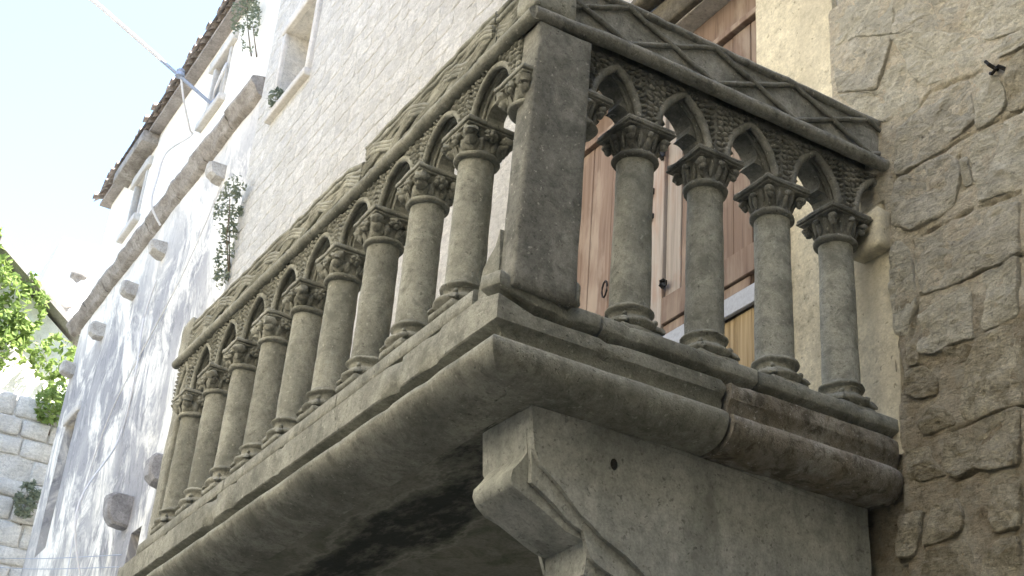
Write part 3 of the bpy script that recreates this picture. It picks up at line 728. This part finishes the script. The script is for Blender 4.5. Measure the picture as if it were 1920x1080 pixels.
# -- arches
def pointed(h, H, n=14):
    """right half of a pointed arch from springing (h,0) to apex (0,H)"""
    c_ = (H*H-h*h)/(2*h); Rr = h+c_; a1 = math.atan2(H, c_); out = []
    for i in range(n+1):
        a = a1*i/n; out.append((-c_+Rr*math.cos(a), Rr*math.sin(a)))
    return out
def cusped(h, H):
    k = h/.125; q = H/.20
    base = [(.125, 0), (.131, .022), (.130, .046), (.118, .066), (.100, .078), (.080, .082), (.060, .080), (.072, .092), (.080, .108), (.080, .126), (.070, .148), (.052, .170), (.030, .188), (.012, .198), (0, .204)]
    return [(a*k, b_*q) for a, b_ in base]
def arch_bay(P, u0, u1, zt0, zt1, of, ob, seed, narrow=False):
    um = (u0+u1)/2; hw = (u1-u0)/2; zs = .787 if P is PL else .789; za = min(zt0, zt1)-.042
    h1 = hw-.050; H1 = za-zs
    outer = pointed(h1, H1); curve = [(um+a, zs+b_) for a, b_ in outer] + [(um-a, zs+b_) for a, b_ in reversed(outer[:-1])]
    mb = MB()
    def panel(curve, d0, d1):
        poly = [(u0, zs)] + [(u0, zt0)] + [(um, (zt0+zt1)/2)] + [(u1, zt1)] + [(u1, zs)] + curve
        mb.prism(poly, P, d0, d1)
    panel(curve, of-.022, of)
    h2 = min(.128, h1*.86); inner = cusped(h2, H1*.92)
    cur2 = [(um+a, zs+b_) for a, b_ in inner] + [(um-a, zs+b_) for a, b_ in reversed(inner[:-1])]
    hm = h1*.93; mid = pointed(hm, H1*.955); cur3 = [(um+a, zs+b_) for a, b_ in mid] + [(um-a, zs+b_) for a, b_ in reversed(mid[:-1])]
    panel(cur3, of-.05, of-.0225)
    panel(cur2, ob, of-.0505)
    arch = mb.build('arch', M_bal if P is PL else M_bal_dark, bal)
    t = MB(); pts = [P(a, b_, of+.002) for a, b_ in curve]; t.tube(pts, .016 if P is PL else .019, 8)
    t.tube([P(a, b_, of-.042) for a, b_ in cur3[1:-1]], .008, 6)
    t.rough(.002, 20); t.build('arch_moulding', M_bal if P is PL else M_bal_dark, arch, smooth=80)
    # foliage carved into the spandrels
    lf = MB(); rnd = random.Random(seed)
    def curve_z(u):
        d = abs(u-um)
        if d >= h1: return zs
        c_ = (H1*H1-h1*h1)/(2*h1); Rr = h1+c_; return zs+math.sqrt(max(0, Rr*Rr-(d+c_)**2))
    du = .031; u = u0+.010; r_i = 0
    while u < u1-.008:
        zb = curve_z(u)+.030; zt = zt0+(zt1-zt0)*(u-u0)/(u1-u0)-.02
        z = zb+(.010 if r_i % 2 else 0)
        while z < zt:
            s_ = -1 if u < um else 1
            ang = s_*(.75+rnd.uniform(-.35, .35)) if P is PL else s_*1.15+rnd.uniform(-.3, .3)
            L = rnd.uniform(.015, .021)
            ca, sa = math.cos(ang), math.sin(ang)
            ex = Vector(P(sa, ca, 0))-Vector(P(0, 0, 0)); ey = Vector(P(ca, -sa, 0))-Vector(P(0, 0, 0)); ez = Vector(P(0, 0, 1))-Vector(P(0, 0, 0))
            R_ = Matrix((ex, ey, ez)).transposed()
            lf.blob(P(u+rnd.uniform(-.004, .004), z, of+.004+rnd.uniform(-.003, .004)), (L, L*.50, .014), R_, 8, 5, .3, rnd.random()*40)
            z += .029
        u += du; r_i += 1
    if lf.v:
        o_ = lf.build('carved_leaves', M_bal if P is PL else M_bal_dark, arch, smooth=80); o_['kind'] = 'stuff'
us = [.028] + LX
for i in range(len(us)-1): arch_bay(PL, us[i+1], us[i], zl(us[i+1])-.012, zl(us[i])-.012, .066, -.07, i)
arch_bay(PL, -4.5, LX[-1], zl(-4.5)-.012, zl(LX[-1])-.012, .066, -.07, 30)
ws = [.205] + SY
for i in range(len(ws)-1): arch_bay(PS, ws[i], ws[i+1], zs_(ws[i])-.012, zs_(ws[i+1])-.012, .085, -.07, 50+i)
arch_bay(PS, SY[-1], 2.07, zs_(2)-.02, zs_(2)-.02, .085, -.07, 60)

# -- roll moulding and friezes
mb = MB(); mb.tube([(-4.56+.06*i, -.088, zl(-4.56+.06*i)) for i in range(78)] + [(.165, -.088, zl(.1))], .033, 14); mb.rough(.0035, 7, octv=4); mb.build('rail_roll', M_bal, bal, smooth=80)
mb = MB(); mb.tube([(.150, -.092+.05*i, zs_(-.092+.05*i)) for i in range(42)], .033, 14); mb.rough(.004, 7, octv=4); mb.build('rail_roll', M_bal_dark, bal, smooth=80)
def top_near(x): return 1.352+.008*noise.noise((x*3, 0, 0))
def top_far(x):
    z = zl(x)+.275+.012*noise.noise((x*5, 2, 0))
    return z-.06*max(0, 1-(-1.64-x)/.22)
def frieze_long(x0, x1, topf, seed):
    n = int((x1-x0)/.06); mb = MB(); rows = []
    for i in range(n+1):
        x = x0+(x1-x0)*i/n; b_ = zl(x)+.02; t = topf(x); r = []
        for k in range(6): r.append((x, -.052-.004*noise.noise((x*8, k, seed)), b_+(t-b_)*k/5))
        r += [(x, -.035, t+.008), (x, .04, t+.004), (x, .05, b_)]
        rows.append(r)
    mb.quad_grid(rows); e = len(rows[0]); mb.f.append(tuple(range(e))); mb.f.append(tuple(len(mb.v)-e+k for k in range(e)))
    mb.rough(.005, 7, seed=seed, octv=4)
    fr = mb.build('frieze', M_bal, bal, smooth=50)
    br = MB(); L = 1.15
    for ph in range(3):                                    # plaited strands
        for off in (-.022, 0, .022):
            pts = []
            m_ = max(8, int((x1-x0)/.025))
            for i in range(m_+1):
                x = x0+.01+(x1-x0-.02)*i/m_; b_ = zl(x)+.05; t = topf(x)-.02; a = 2*math.pi*(x/L+ph/3)
                pts.append((x, -.054-.009*math.cos(2*a+ph), (b_+t)/2+(t-b_)*.34*math.sin(a)+off))
            br.tube(pts, .0135, 6)
    for dz_ in (.008, .045): br.tube([(x0+(x1-x0)*i/40, -.056, topf(x0+(x1-x0)*i/40)-dz_) for i in range(41)], .0155, 8)
    br.rough(.008, 9, seed=seed, octv=4); br.build('carved_plait', M_bal, fr, smooth=80)
frieze_long(-1.625, -.255, top_near, 1)
frieze_long(-.238, .10, lambda x: top_near(x)-.012, 3)
frieze_long(-4.42, -1.645, top_far, 2)
mb = MB(); mb.rbox(-4.62, -4.43, -.075, .10, zl(-4.5)+.03, zl(-4.5)+.33, .05, .014); mb.rough(.014, 8); mb.build('end_block', M_bal, bal, smooth=60)
mb = MB(); rows = []
for i in range(38):
    y = -.055+2.03*i/37; b_ = zs_(y)+.02; t = zs_(y)+.262+.006*noise.noise((y*5, 3, 1)); r = []
    for k in range(6): r.append((.124+.004*noise.noise((y*8, k, 4)), y, b_+(t-b_)*k/5))
    r += [(.11, y, t+.006), (.03, y, t+.004), (.02, y, b_)]; rows.append(r)
mb.quad_grid(rows); e = len(rows[0]); mb.f.append(tuple(range(e))); mb.f.append(tuple(len(mb.v)-e+k for k in range(e)))
mb.rough(.005, 7, seed=4, octv=4); fr = mb.build('frieze', M_bal_dark, bal, smooth=50)
mb = MB(); mb.tube([(.126, y, zs_(y)+.255) for y in [-.06+.06*i for i in range(34)]], .021, 8); mb.rough(.006, 8, octv=4); mb.build('top_moulding', M_bal_dark, fr, smooth=80)
nodes = [-.09, .40, .885, 1.36, 1.83, 2.3]
for i in range(len(nodes)-1):
    for a, b_ in ((0, 1), (1, 0)):
        y0, y1 = nodes[i], nodes[i+1]; pts = []
        for k in range(13):
            y = y0+(y1-y0)*k/12
            if not -.06 < y < 1.97: continue
            s_ = k/12; zz = zs_(y)+.045+.205*(a+(b_-a)*s_)
            pts.append((.131+(.006 if a else 0), y, zz))
        if len(pts) > 2:
            t = MB(); t.tube(pts, .0125, 6); t.rough(.004, 9, seed=i, octv=4); t.build('lattice_rib', M_bal_dark, fr, smooth=80)
mb = MB(); mb.rbox(.02, .155, -.10, .12, 1.10, 1.345, .04, .014); mb.rough(.012, 9); mb.build('corner_block', M_bal, bal, smooth=60)

# -- brackets under the slab
BR = [(1.88, -.613), (.155, -.613), (.160, -.70), (.165, -.79), (.140, -.835), (.112, -.872), (.108, -.905), (.125, -.935), (.17, -.965), (.24, -.992), (.30, -1.022), (.36, -1.052), (.42, -1.068), (.455, -1.075), (.462, -1.14), (.462, -1.20), (.50, -1.235), (.58, -1.26), (.68, -1.30), (.78, -1.36), (.84, -1.385), (.86, -1.46), (.90, -1.53), (1.05, -1.58), (1.2, -1.66), (1.3, -1.76), (1.33, -1.9), (1.88, -1.9)]
BR2 = [(1.88, -.613), (.155, -.613), (.160, -.70), (.168, -.785), (.20, -.835), (.30, -.91), (.40, -.985), (.505, -1.06), (.62, -1.115), (.78, -1.20), (1.0, -1.33), (1.2, -1.5), (1.33, -1.7), (1.33, -1.9), (1.88, -1.9)]
def zlow(poly, y):
    """lower outline of a bracket profile at depth y"""
    best = -.613
    for (ya, za), (yb, zb) in zip(poly[2:], poly[3:]):
        if min(ya, yb) <= y <= max(ya, yb) and ya != yb: best = min(best, za+(zb-za)*(y-ya)/(yb-ya))
    return best
def bracket(x0, x1, seed):
    def fine(poly):
        out = []
        for i in range(len(poly)):
            a, b_ = poly[i], poly[(i+1) % len(poly)]; L = math.hypot(b_[0]-a[0], b_[1]-a[1]); n = max(1, int(L/.05))
            out += [(a[0]+(b_[0]-a[0])*j/n, a[1]+(b_[1]-a[1])*j/n) for j in range(n)]
        return out
    def between(t):
        out = BR2[:4]
        for y in [.2+.035*i for i in range(34)]: out = out + [(y-.035*(1-t), zlow(BR2, y)*(1-t)+max(zlow(BR, y), zlow(BR2, y)-.24)*t)]
        return out + [(1.4, -1.9), (1.88, -1.9)]
    F = lambda a, b_, d: (d, a, b_)
    mb = MB()
    for poly, a, b_ in ((BR, x0+.045, x1-.045), (between(.55), x0+.022, x0+.0445), (between(.55), x1-.0445, x1-.022), (BR2, x0, x0+.0215), (BR2, x1-.0215, x1)):
        mb.prism(fine(poly), F, a, b_)
    mb.rough(.011, 5, seed=seed, octv=5)
    return mb.build('bracket', M_corb, bal, smooth=35)
br1 = bracket(-.425, -.048, 1)
bracket(-4.62, -4.25, 2)
mb = MB(); mb.blob((-.046, .54, -.755), (.004, .017, .024), None, 12, 6); mb.build('socket_hole', M_dark, br1)
# ---------------------------------------------------------------- the long limewashed house further down the street
hb = thing('plaster_house', 'long limewashed house with tiled eave, string course and stone corbels', 'house', (-15.6, 5, GZ))
BY = 2.0
HB = [(-14.1, -13.45, 9.55, 10.55), (-18.25, -17.65, 9.45, 10.45), (-19.5, -18.75, 3.7, 6.1), (-13.35, -12.9, 1.75, 2.6)]
w = MB(); front_with_holes(w, -20.3, -11.051, GZ, 11.05, BY, HB, .28)
w.rough(.012, .7); w.build('wall', M_B, hb)
w = MB(); w.box(-20.3, -11.06, BY+.29, BY+5.2, GZ, 11.0); w.build('house_body', M_B, hb)
w = MB(); w.quad_grid([[(-20.299, BY, z), (-20.299, BY+.3, z)] for z in (GZ, 11.05)]); w.build('side_wall', M_B, hb)
for k, h in enumerate(HB[:2]):
    f_ = MB(); x0, x1, z0, z1 = h
    f_.box(x0, x1, BY+.181, BY+.20, z0, z1)
    wi = f_.build('window', M_dark, hb)
    for a_, b_ in ((x0-.16, x0+.005), (x1-.005, x1+.16)):
        f_ = MB(); f_.rbox(a_+(.07 if a_ < x0-.1 else 0), b_-(.07 if b_ > x1+.1 else 0), BY-.03, BY+.1, z0, z1, .2, .01); f_.build('jamb', M_frame, wi, smooth=50)
    f_ = MB(); f_.rbox(x0-.22, x1+.22, BY-.10, BY+.1, z0-.14, z0-.002, .2, .012); f_.rough(.01, 4); f_.build('sill', M_frame, wi, smooth=50)
    f_ = MB(); f_.rbox(x0-.24, x1+.24, BY-.08, BY+.1, z1+.002, z1+.2, .2, .012); f_.rough(.012, 4); f_.build('lintel', M_frame, wi, smooth=50)
    f_ = MB(); f_.box(x0, x1, BY+.16, BY+.18, z0, z1); f_.build('pane', M_glass, wi)
    f_ = MB(); xm = (x0+x1)/2; f_.box(xm-.02, xm+.02, BY+.135, BY+.158, z0, z1); f_.box(x0, x1, BY+.135, BY+.157, (z0+z1)/2-.02, (z0+z1)/2+.02); f_.build('glazing_bar', M_zinc, wi)
f_ = MB(); f_.box(-19.5, -18.75, BY+.2, BY+.22, 3.7, 6.1); ni = f_.build('niche', M_string, hb)
f_ = MB(); f_.rbox(-19.62, -18.63, BY-.04, BY+.18, 6.102, 6.28, .2, .012); f_.build('lintel', M_frame, ni, smooth=50)
f_ = MB(); f_.box(-13.35, -12.9, BY+.2, BY+.22, 1.75, 2.6); f_.build('opening', M_dark, hb)
# string course
SP = [(.02, 8.28), (-.08, 8.30), (-.12, 8.35), (-.15, 8.41), (-.20, 8.45), (-.215, 8.50), (-.20, 8.55), (-.12, 8.60), (.02, 8.63)]
x = -20.75; k = 0
while x < -11.3:
    L = random.uniform(1.0, 1.7); x1 = min(x+L, -11.2)
    m_ = MB(); n = max(2, int((x1-x)/.12)); m_.quad_grid([[(x+.008+(x1-x-.016)*i/n, BY+dy, z) for dy, z in SP] for i in range(n+1)])
    m_.f.append(tuple(range(len(SP)))); m_.f.append(tuple(len(m_.v)-len(SP)+i for i in range(len(SP))))
    m_.rough(.035, 2.8, seed=k, octv=4); m_.build('string_course', M_string, hb, smooth=60); x = x1; k += 1
# corbels
M_corbL = stone_mat('pale_corbel_stone', (.33, .31, .28), (.46, .44, .40), (.57, .55, .51), 5, lichen=(.28, .26, .23), lich_amt=.6)
def corbel(x, z, wd, ht, pr, k, mat=M_corbB):
    m_ = MB(); prof = [(.04, ht/2), (-pr*.8, ht/2), (-pr, ht*.36), (-pr*1.02, 0), (-pr*.93, -ht*.32), (-pr*.66, -ht*.5), (-pr*.2, -ht*.55), (.04, -ht*.55)]
    m_.quad_grid([[(x+dx, BY+dy*s_, z+dz*s_) for dy, dz in prof] for dx, s_ in ((-wd/2, .88), (-wd/2+.03, 1), (0, 1.02), (wd/2-.03, 1), (wd/2, .88))])
    m_.f.append(tuple(range(8))); m_.f.append(tuple(len(m_.v)-8+i for i in range(8)))
    m_.rough(.03, 5, seed=k, octv=4); return m_.build('corbel', mat, hb, smooth=28)
for k, (x, z) in enumerate(((-12.4, 7.62), (-14.95, 7.55), (-16.4, 7.45), (-18.2, 7.42), (-20.05, 7.36))): corbel(x, z, .22, .24, .24, k, M_corbL)
corbel(-13.75, 2.98, .30, .42, .30, 9); corbel(-12.2, 3.1, .26, .36, .26, 10)
# eave and roof of barrel tiles
mb = MB(); mb.box(-20.5, -10.9, 1.80, BY+2.8, 11.052, 11.12); roof = mb.build('roof', M_eave, hb)
mb = MB(); mb.quad_grid([[(-20.6, 1.68, 11.14), (-20.7, BY+2.7, 14.2), (-20.7, BY+5.3, 11.2)], [(-10.9, 1.68, 11.14), (-10.9, BY+2.7, 14.2), (-10.9, BY+5.3, 11.2)]]); mb.build('roof_bed', M_tile, roof)  # unseen ridge raised so its shadow covers the block wall
mb = MB(); mb.rbox(-19.1, -17.3, 1.7, BY, 10.82, 11.05, .3, .01); mb.build('eave_beam', M_string, roof, smooth=50)
def tile_mesh(convex, seed):
    m_ = MB(); rows = []
    for (t, r_) in ((0, .098), (.5, .09), (1.0, .082)):
        for th in (0,):
            row = []
            for k in range(9):
                a = math.pi*k/8; row.append((r_*math.cos(a), t, (r_ if convex else -r_)*math.sin(a)*.9+t*.40))
            rows.append(row)
    m_.quad_grid(rows)
    inn = [[(p[0]*.84, p[1]+(.0 if i else -.0), p[2]-(.016 if convex else -.016)) for p in r] for i, r in enumerate(rows)]
    b0 = len(m_.v); m_.quad_grid(inn)
    for k in range(8): m_.f.append((k, k+1, b0+k+1, b0+k))
    for s_ in (0, 8):
        for i in range(2): m_.f.append((i*9+s_, (i+1)*9+s_, b0+(i+1)*9+s_, b0+i*9+s_))
    return m_.mesh('tile', M_tile, 50)
TC, TP = tile_mesh(True, 1), tile_mesh(False, 2)
x = -20.55; i = 0
while x < -10.95:
    share('tile', TC, roof, T((x, 1.70+random.uniform(-.05, .05), 11.235+random.uniform(-.012, .02))) @ Matrix.Rotation(random.uniform(-.05, .05), 4, 'Z'))
    share('tile', TP, roof, T((x+.115, 1.74+random.uniform(-.04, .04), 11.235)) @ Matrix.Rotation(random.uniform(-.04, .04), 4, 'Z'))
    x += .232; i += 1
# cables and the rod that crosses the street
def cable(pts, r, mat, label, name='cable', grp=None):
    P_ = [Vector(p) for p in pts]; out = []
    for i in range(len(P_)-1):
        p0, p1, p2, p3 = P_[max(i-1, 0)], P_[i], P_[i+1], P_[min(i+2, len(P_)-1)]
        for k in range(8):
            t = k/8; out.append(.5*((2*p1)+(p2-p0)*t+(2*p0-5*p1+4*p2-p3)*t*t+(3*p1-p0-3*p2+p3)*t**3))
    out.append(P_[-1]); m_ = MB(); m_.tube(out, r, 6); return tag(m_.build(name, mat), label, 'cable' if name == 'cable' else 'rod', grp or 'cables strung along the limewashed house')
rod = thing('iron_rod', 'grey metal rod standing out from the house wall below the eave', 'rod', (-13.73, 2.0, 9.6))
m_ = MB(); m_.tube([(-13.73, 2.0, 9.58), (-13.77, 1.5, 9.86), (-13.8, 1.05, 10.10)], .028, 8); m_.build('shaft', M_galv, rod)
m_ = MB(); m_.lathe([(.05, -.06), (.075, -.05), (.075, .0), (.05, .02), (.07, .05), (.05, .08)], 10, (-13.78, 1.38, 9.97)); m_.build('insulator', M_galv, rod, smooth=60)
m_ = MB(); m_.box(-13.86, -13.6, 1.95, 2.0, 9.45, 9.72); m_.build('wall_plate', M_galv, rod)
cable([(-13.8, 1.06, 10.10), (-13.8, .4, 10.42), (-13.8, -.25, 10.72), (-13.8, -1.2, 11.0), (-13.8, -5.5, 11.3)], .034, M_cable, 'thick white overhead cable running up from the grey rod into the sky')
cable([(-13.78, 1.4, 9.93), (-13.9, 1.55, 9.6), (-14.2, 1.8, 9.35), (-14.6, 1.93, 9.5), (-15.0, 1.7, 9.3), (-15.14, 1.68, 8.9), (-15.16, 1.68, 8.4), (-15.2, 1.9, 8.1)], .018, M_cable, 'thin pale cable looping from the rod over the string course')
cable([(-13.4, 1.96, 10.2), (-13.3, 1.9, 9.95), (-13.5, 1.9, 9.75), (-13.7, 1.95, 9.7)], .022, M_cable, 'short pale wire loop beside the rod foot')
cable([(-14.9, 1.96, 7.0), (-15.1, 1.95, 6.4), (-14.9, 1.96, 5.4), (-15.0, 1.95, 4.4), (-14.4, 1.48, 3.0), (-14.2, 1.96, 1.5)], .016, M_cable, 'thin white cable hanging down the wall past the lower corbel')
cable([(-12.2, 1.96, 7.4), (-13.4, 1.96, 6.4), (-15.9, 1.96, 5.2), (-16.6, 1.96, 3.9), (-16.4, 1.96, 2.6)], .010, M_cable, 'thin wire slanting down the stained plaster')
for k, (za, zb, lb) in enumerate(((4.44, 2.26, 'upper of two thin wires crossing the wall foot at lower left'), (4.26, 2.10, 'lower of two thin wires crossing the wall foot at lower left'))):
    cable([(-22.8, 1.9, za), (-18, 1.9, za+(zb-za)*.5-.03), (-13.2, 1.9, zb)], .006, M_galv, lb)

# ---------------------------------------------------------------- plants
def foliage(name, label, cat, spots, n, size, mat, seed, stems, group=None, flat=.35):
    rnd = random.Random(seed)
    c0 = spots[0][0]
    root = thing(name, label, cat, c0, group or ('plants growing out of the old walls' if name == 'wall_plant' else None))
    mb = MB()
    for (c_, r_) in spots:
        nn = int(n*r_[0]*r_[1]*r_[2]/sum(s[1][0]*s[1][1]*s[1][2] for s in spots))
        for _ in range(nn):
            while True:
                d = Vector((rnd.uniform(-1, 1), rnd.uniform(-1, 1), rnd.uniform(-1, 1)))
                if d.length < 1: break
            d = d.normalized()*d.length**.6
            p = Vector(c_)+Vector((d.x*r_[0], d.y*r_[1], d.z*r_[2]))
            if noise.noise(p*2.3/max(r_)) < -.05: continue
            a = Vector((rnd.gauss(0, 1), rnd.gauss(0, 1), rnd.gauss(0, .7))).normalized(); b_ = a.cross(Vector((rnd.gauss(0, 1), rnd.gauss(0, 1), rnd.gauss(0, 1)))).normalized()
            s_ = size*rnd.uniform(.6, 1.3); k = len(mb.v); nrm = a.cross(b_)
            mb.v += [tuple(p-a*s_), tuple(p+b_*s_*.5+nrm*s_*.15), tuple(p+a*s_), tuple(p-b_*s_*.5+nrm*s_*.15)]
            mb.f += [(k, k+1, k+2), (k, k+2, k+3)]
    me = bpy.data.meshes.new('foliage'); me.from_pydata(mb.v, [], mb.f); me.materials.append(mat)
    lo = put(bpy.data.objects.new('foliage', me), root); lo['kind'] = 'stuff'
    for pts in stems:
        t = MB(); t.tube(pts, lambda q: .012*(1-.7*q), 6); t.build('stem', M_stem, root)
    return root
foliage('wall_plant', 'bushy grey-green plant hanging at the seam between the two houses', 'plant', [((-10.95, 1.78, 6.25), (.24, .18, .34)), ((-10.9, 1.84, 5.6), (.14, .12, .5)), ((-10.75, 1.75, 6.5), (.16, .14, .16))], 1100, .035, M_leafg, 3,
        [[(-10.95, 1.97, 5.3), (-10.95, 1.85, 5.9), (-10.95, 1.75, 6.5)], [(-10.93, 1.97, 5.2), (-10.85, 1.8, 5.8), (-10.75, 1.72, 6.3)]])
foliage('wall_plant', 'tuft of weeds growing under the roof eave at the top of the photo', 'plant', [((-12.25, 1.78, 10.55), (.30, .20, .65)), ((-11.9, 1.84, 9.8), (.15, .12, .5))], 1300, .035, M_leafg, 5,
        [[(-12.2, 2.0, 9.6), (-12.25, 1.85, 10.2), (-12.3, 1.75, 10.9)], [(-11.9, 2.0, 9.4), (-11.95, 1.85, 10.0)]])
foliage('wall_plant', 'small pale weed on the sill of the upper window', 'plant', [((-10.1, 1.86, 7.56), (.16, .08, .12))], 120, .05, M_leafg, 6, [[(-10.1, 1.95, 7.45), (-10.1, 1.86, 7.6)]])

# ---------------------------------------------------------------- the end of the street
he = thing('vine_house', 'sunlit white gable house closing the street under green vines', 'house', (-27, -3, GZ))
gp = [(-9, GZ), (-9, 10.2), (-3.4, 14.2), (2.62, 9.75), (2.62, GZ)]
mb = MB(); mb.prism(gp, lambda a, b_, d: (d, a, b_), -29.5, -24.4); mb.build('wall', M_white, he)
mb = MB(); rf = [(-9.3, 10.05), (-3.4, 14.32), (2.8, 9.72), (2.8, 9.90), (-3.4, 14.52), (-9.3, 10.25)]
mb.prism(rf, lambda a, b_, d: (d, a, b_), -29.7, -24.05); mb.rough(.03, 2); mb.build('roof', M_eave, he)
foliage('vine', 'bright green vine spilling over the gable house at far left', 'vine',
        [((-23.95, .9, 10.1), (.35, .95, 1.0)), ((-23.9, 1.2, 9.2), (.35, .55, .7)), ((-23.9, 2.25, 9.1), (.35, .5, .55)), ((-23.9, .4, 9.0), (.35, .6, .9)), ((-23.9, 2.45, 8.3), (.3, .28, .6)), ((-23.95, 0, 11.2), (.35, .7, .7))], 4200, .10, M_leaf, 8,
        [[(-24.3, .5, 7.5), (-24.2, .7, 9), (-24.2, .6, 10.5)], [(-24.3, 2.5, 7.5), (-24.2, 2.4, 8.6), (-24.2, 1.9, 9.6)]])
tw = thing('white_tower', 'overexposed white wall with two holes rising behind the gable', 'building', (-36, 6, GZ))
mb = MB(); front = [(2.9, GZ), (2.95, 15.2), (3.25, 17.2), (9, 17.6), (9, GZ)]
mb.prism(front, lambda a, b_, d: (d, a, b_), -38, -34); mb.build('wall', M_white, tw)
for (y, z, a, b_) in ((3.95, 16.2, .26, .26), (3.55, 15.05, .42, .2)):
    m_ = MB(); m_.blob((-34.0, y, z), (.12, a, b_), None, 12, 8, .5, y); m_.build('hole', M_string, tw, smooth=80)
lw = thing('rubble_wall', 'pale block wall in shade at the lower left edge', 'wall', (-22.6, .9, GZ))
mb = MB(); mb.box(-23.2, -22.72, -4, 2.6, GZ, 7.55); mb.build('wall_core', M_farbase, lw)
rnd = random.Random(11); z = 3.2
while z < 7.7:
    h = rnd.uniform(.34, .5); y = -1.2-rnd.random()*.4
    while y < 2.6:
        wd = rnd.uniform(.4, .8); m_ = MB()
        if z+h < 7.9+.3*noise.noise((y, 0, 0)):
            m_.rbox(-22.76, -22.66+rnd.uniform(-.02, .02), y+.012, min(y+wd, 2.62)-.012, z+.012, z+h-.012, .2, .03); m_.rough(.025, 3, seed=rnd.random()*20); 
            if not (6.1 < z+h/2 < 6.6 and 1.4 < y+wd/2 < 2.0): m_.build('block', M_far, lw, smooth=50)
        y += wd
    z += h
foliage('wall_plant', 'dark green bush under the vine, on top of the pale block wall', 'plant', [((-22.5, 2.2, 7.6), (.3, .35, .45))], 700, .08, M_leaf, 15, [[(-22.7, 2.3, 7.0), (-22.6, 2.2, 7.8)]])
foliage('wall_plant', 'small dark bush low on the pale block wall', 'plant', [((-22.4, 2.15, 5.55), (.25, .22, .38))], 500, .07, M_leafg, 16, [[(-22.7, 2.2, 5.1), (-22.5, 2.15, 5.7)]])

# ---------------------------------------------------------------- unseen houses added to bounce sunlight and cut sky light
M_opp = stone_mat('bounce_plaster', (.66, .61, .50), (.74, .685, .57), (.79, .735, .62), 1.2, fine=.5)  # colour chosen for the warm light it bounces back
op = thing('added_opposite_house', 'unseen pale plastered house added across the street to bounce sunlight', 'house', (-4, -9, GZ))
mb = MB(); mb.box(-13, 9, -11, -5.4, GZ, 9.5); mb.build('wall', M_opp, op)
mb = MB(); mb.prism([(-11.3, 9.4), (-8.2, 11.1), (-5.1, 9.4), (-5.1, 9.55), (-8.2, 11.3), (-11.3, 9.55)], lambda a, b_, d: (d, a, b_), -13.3, 9.3); mb.build('roof', M_tile, op)
cb = thing('added_cross_house', 'unseen grey stone house added behind the camera to darken the balcony end', 'house', (14, -3, GZ))
mb = MB(); mb.box(7.5, 14, -11, 1.9, GZ, 10.5); mb.build('wall', M_near, cb)  # added to block light from the balcony's short side
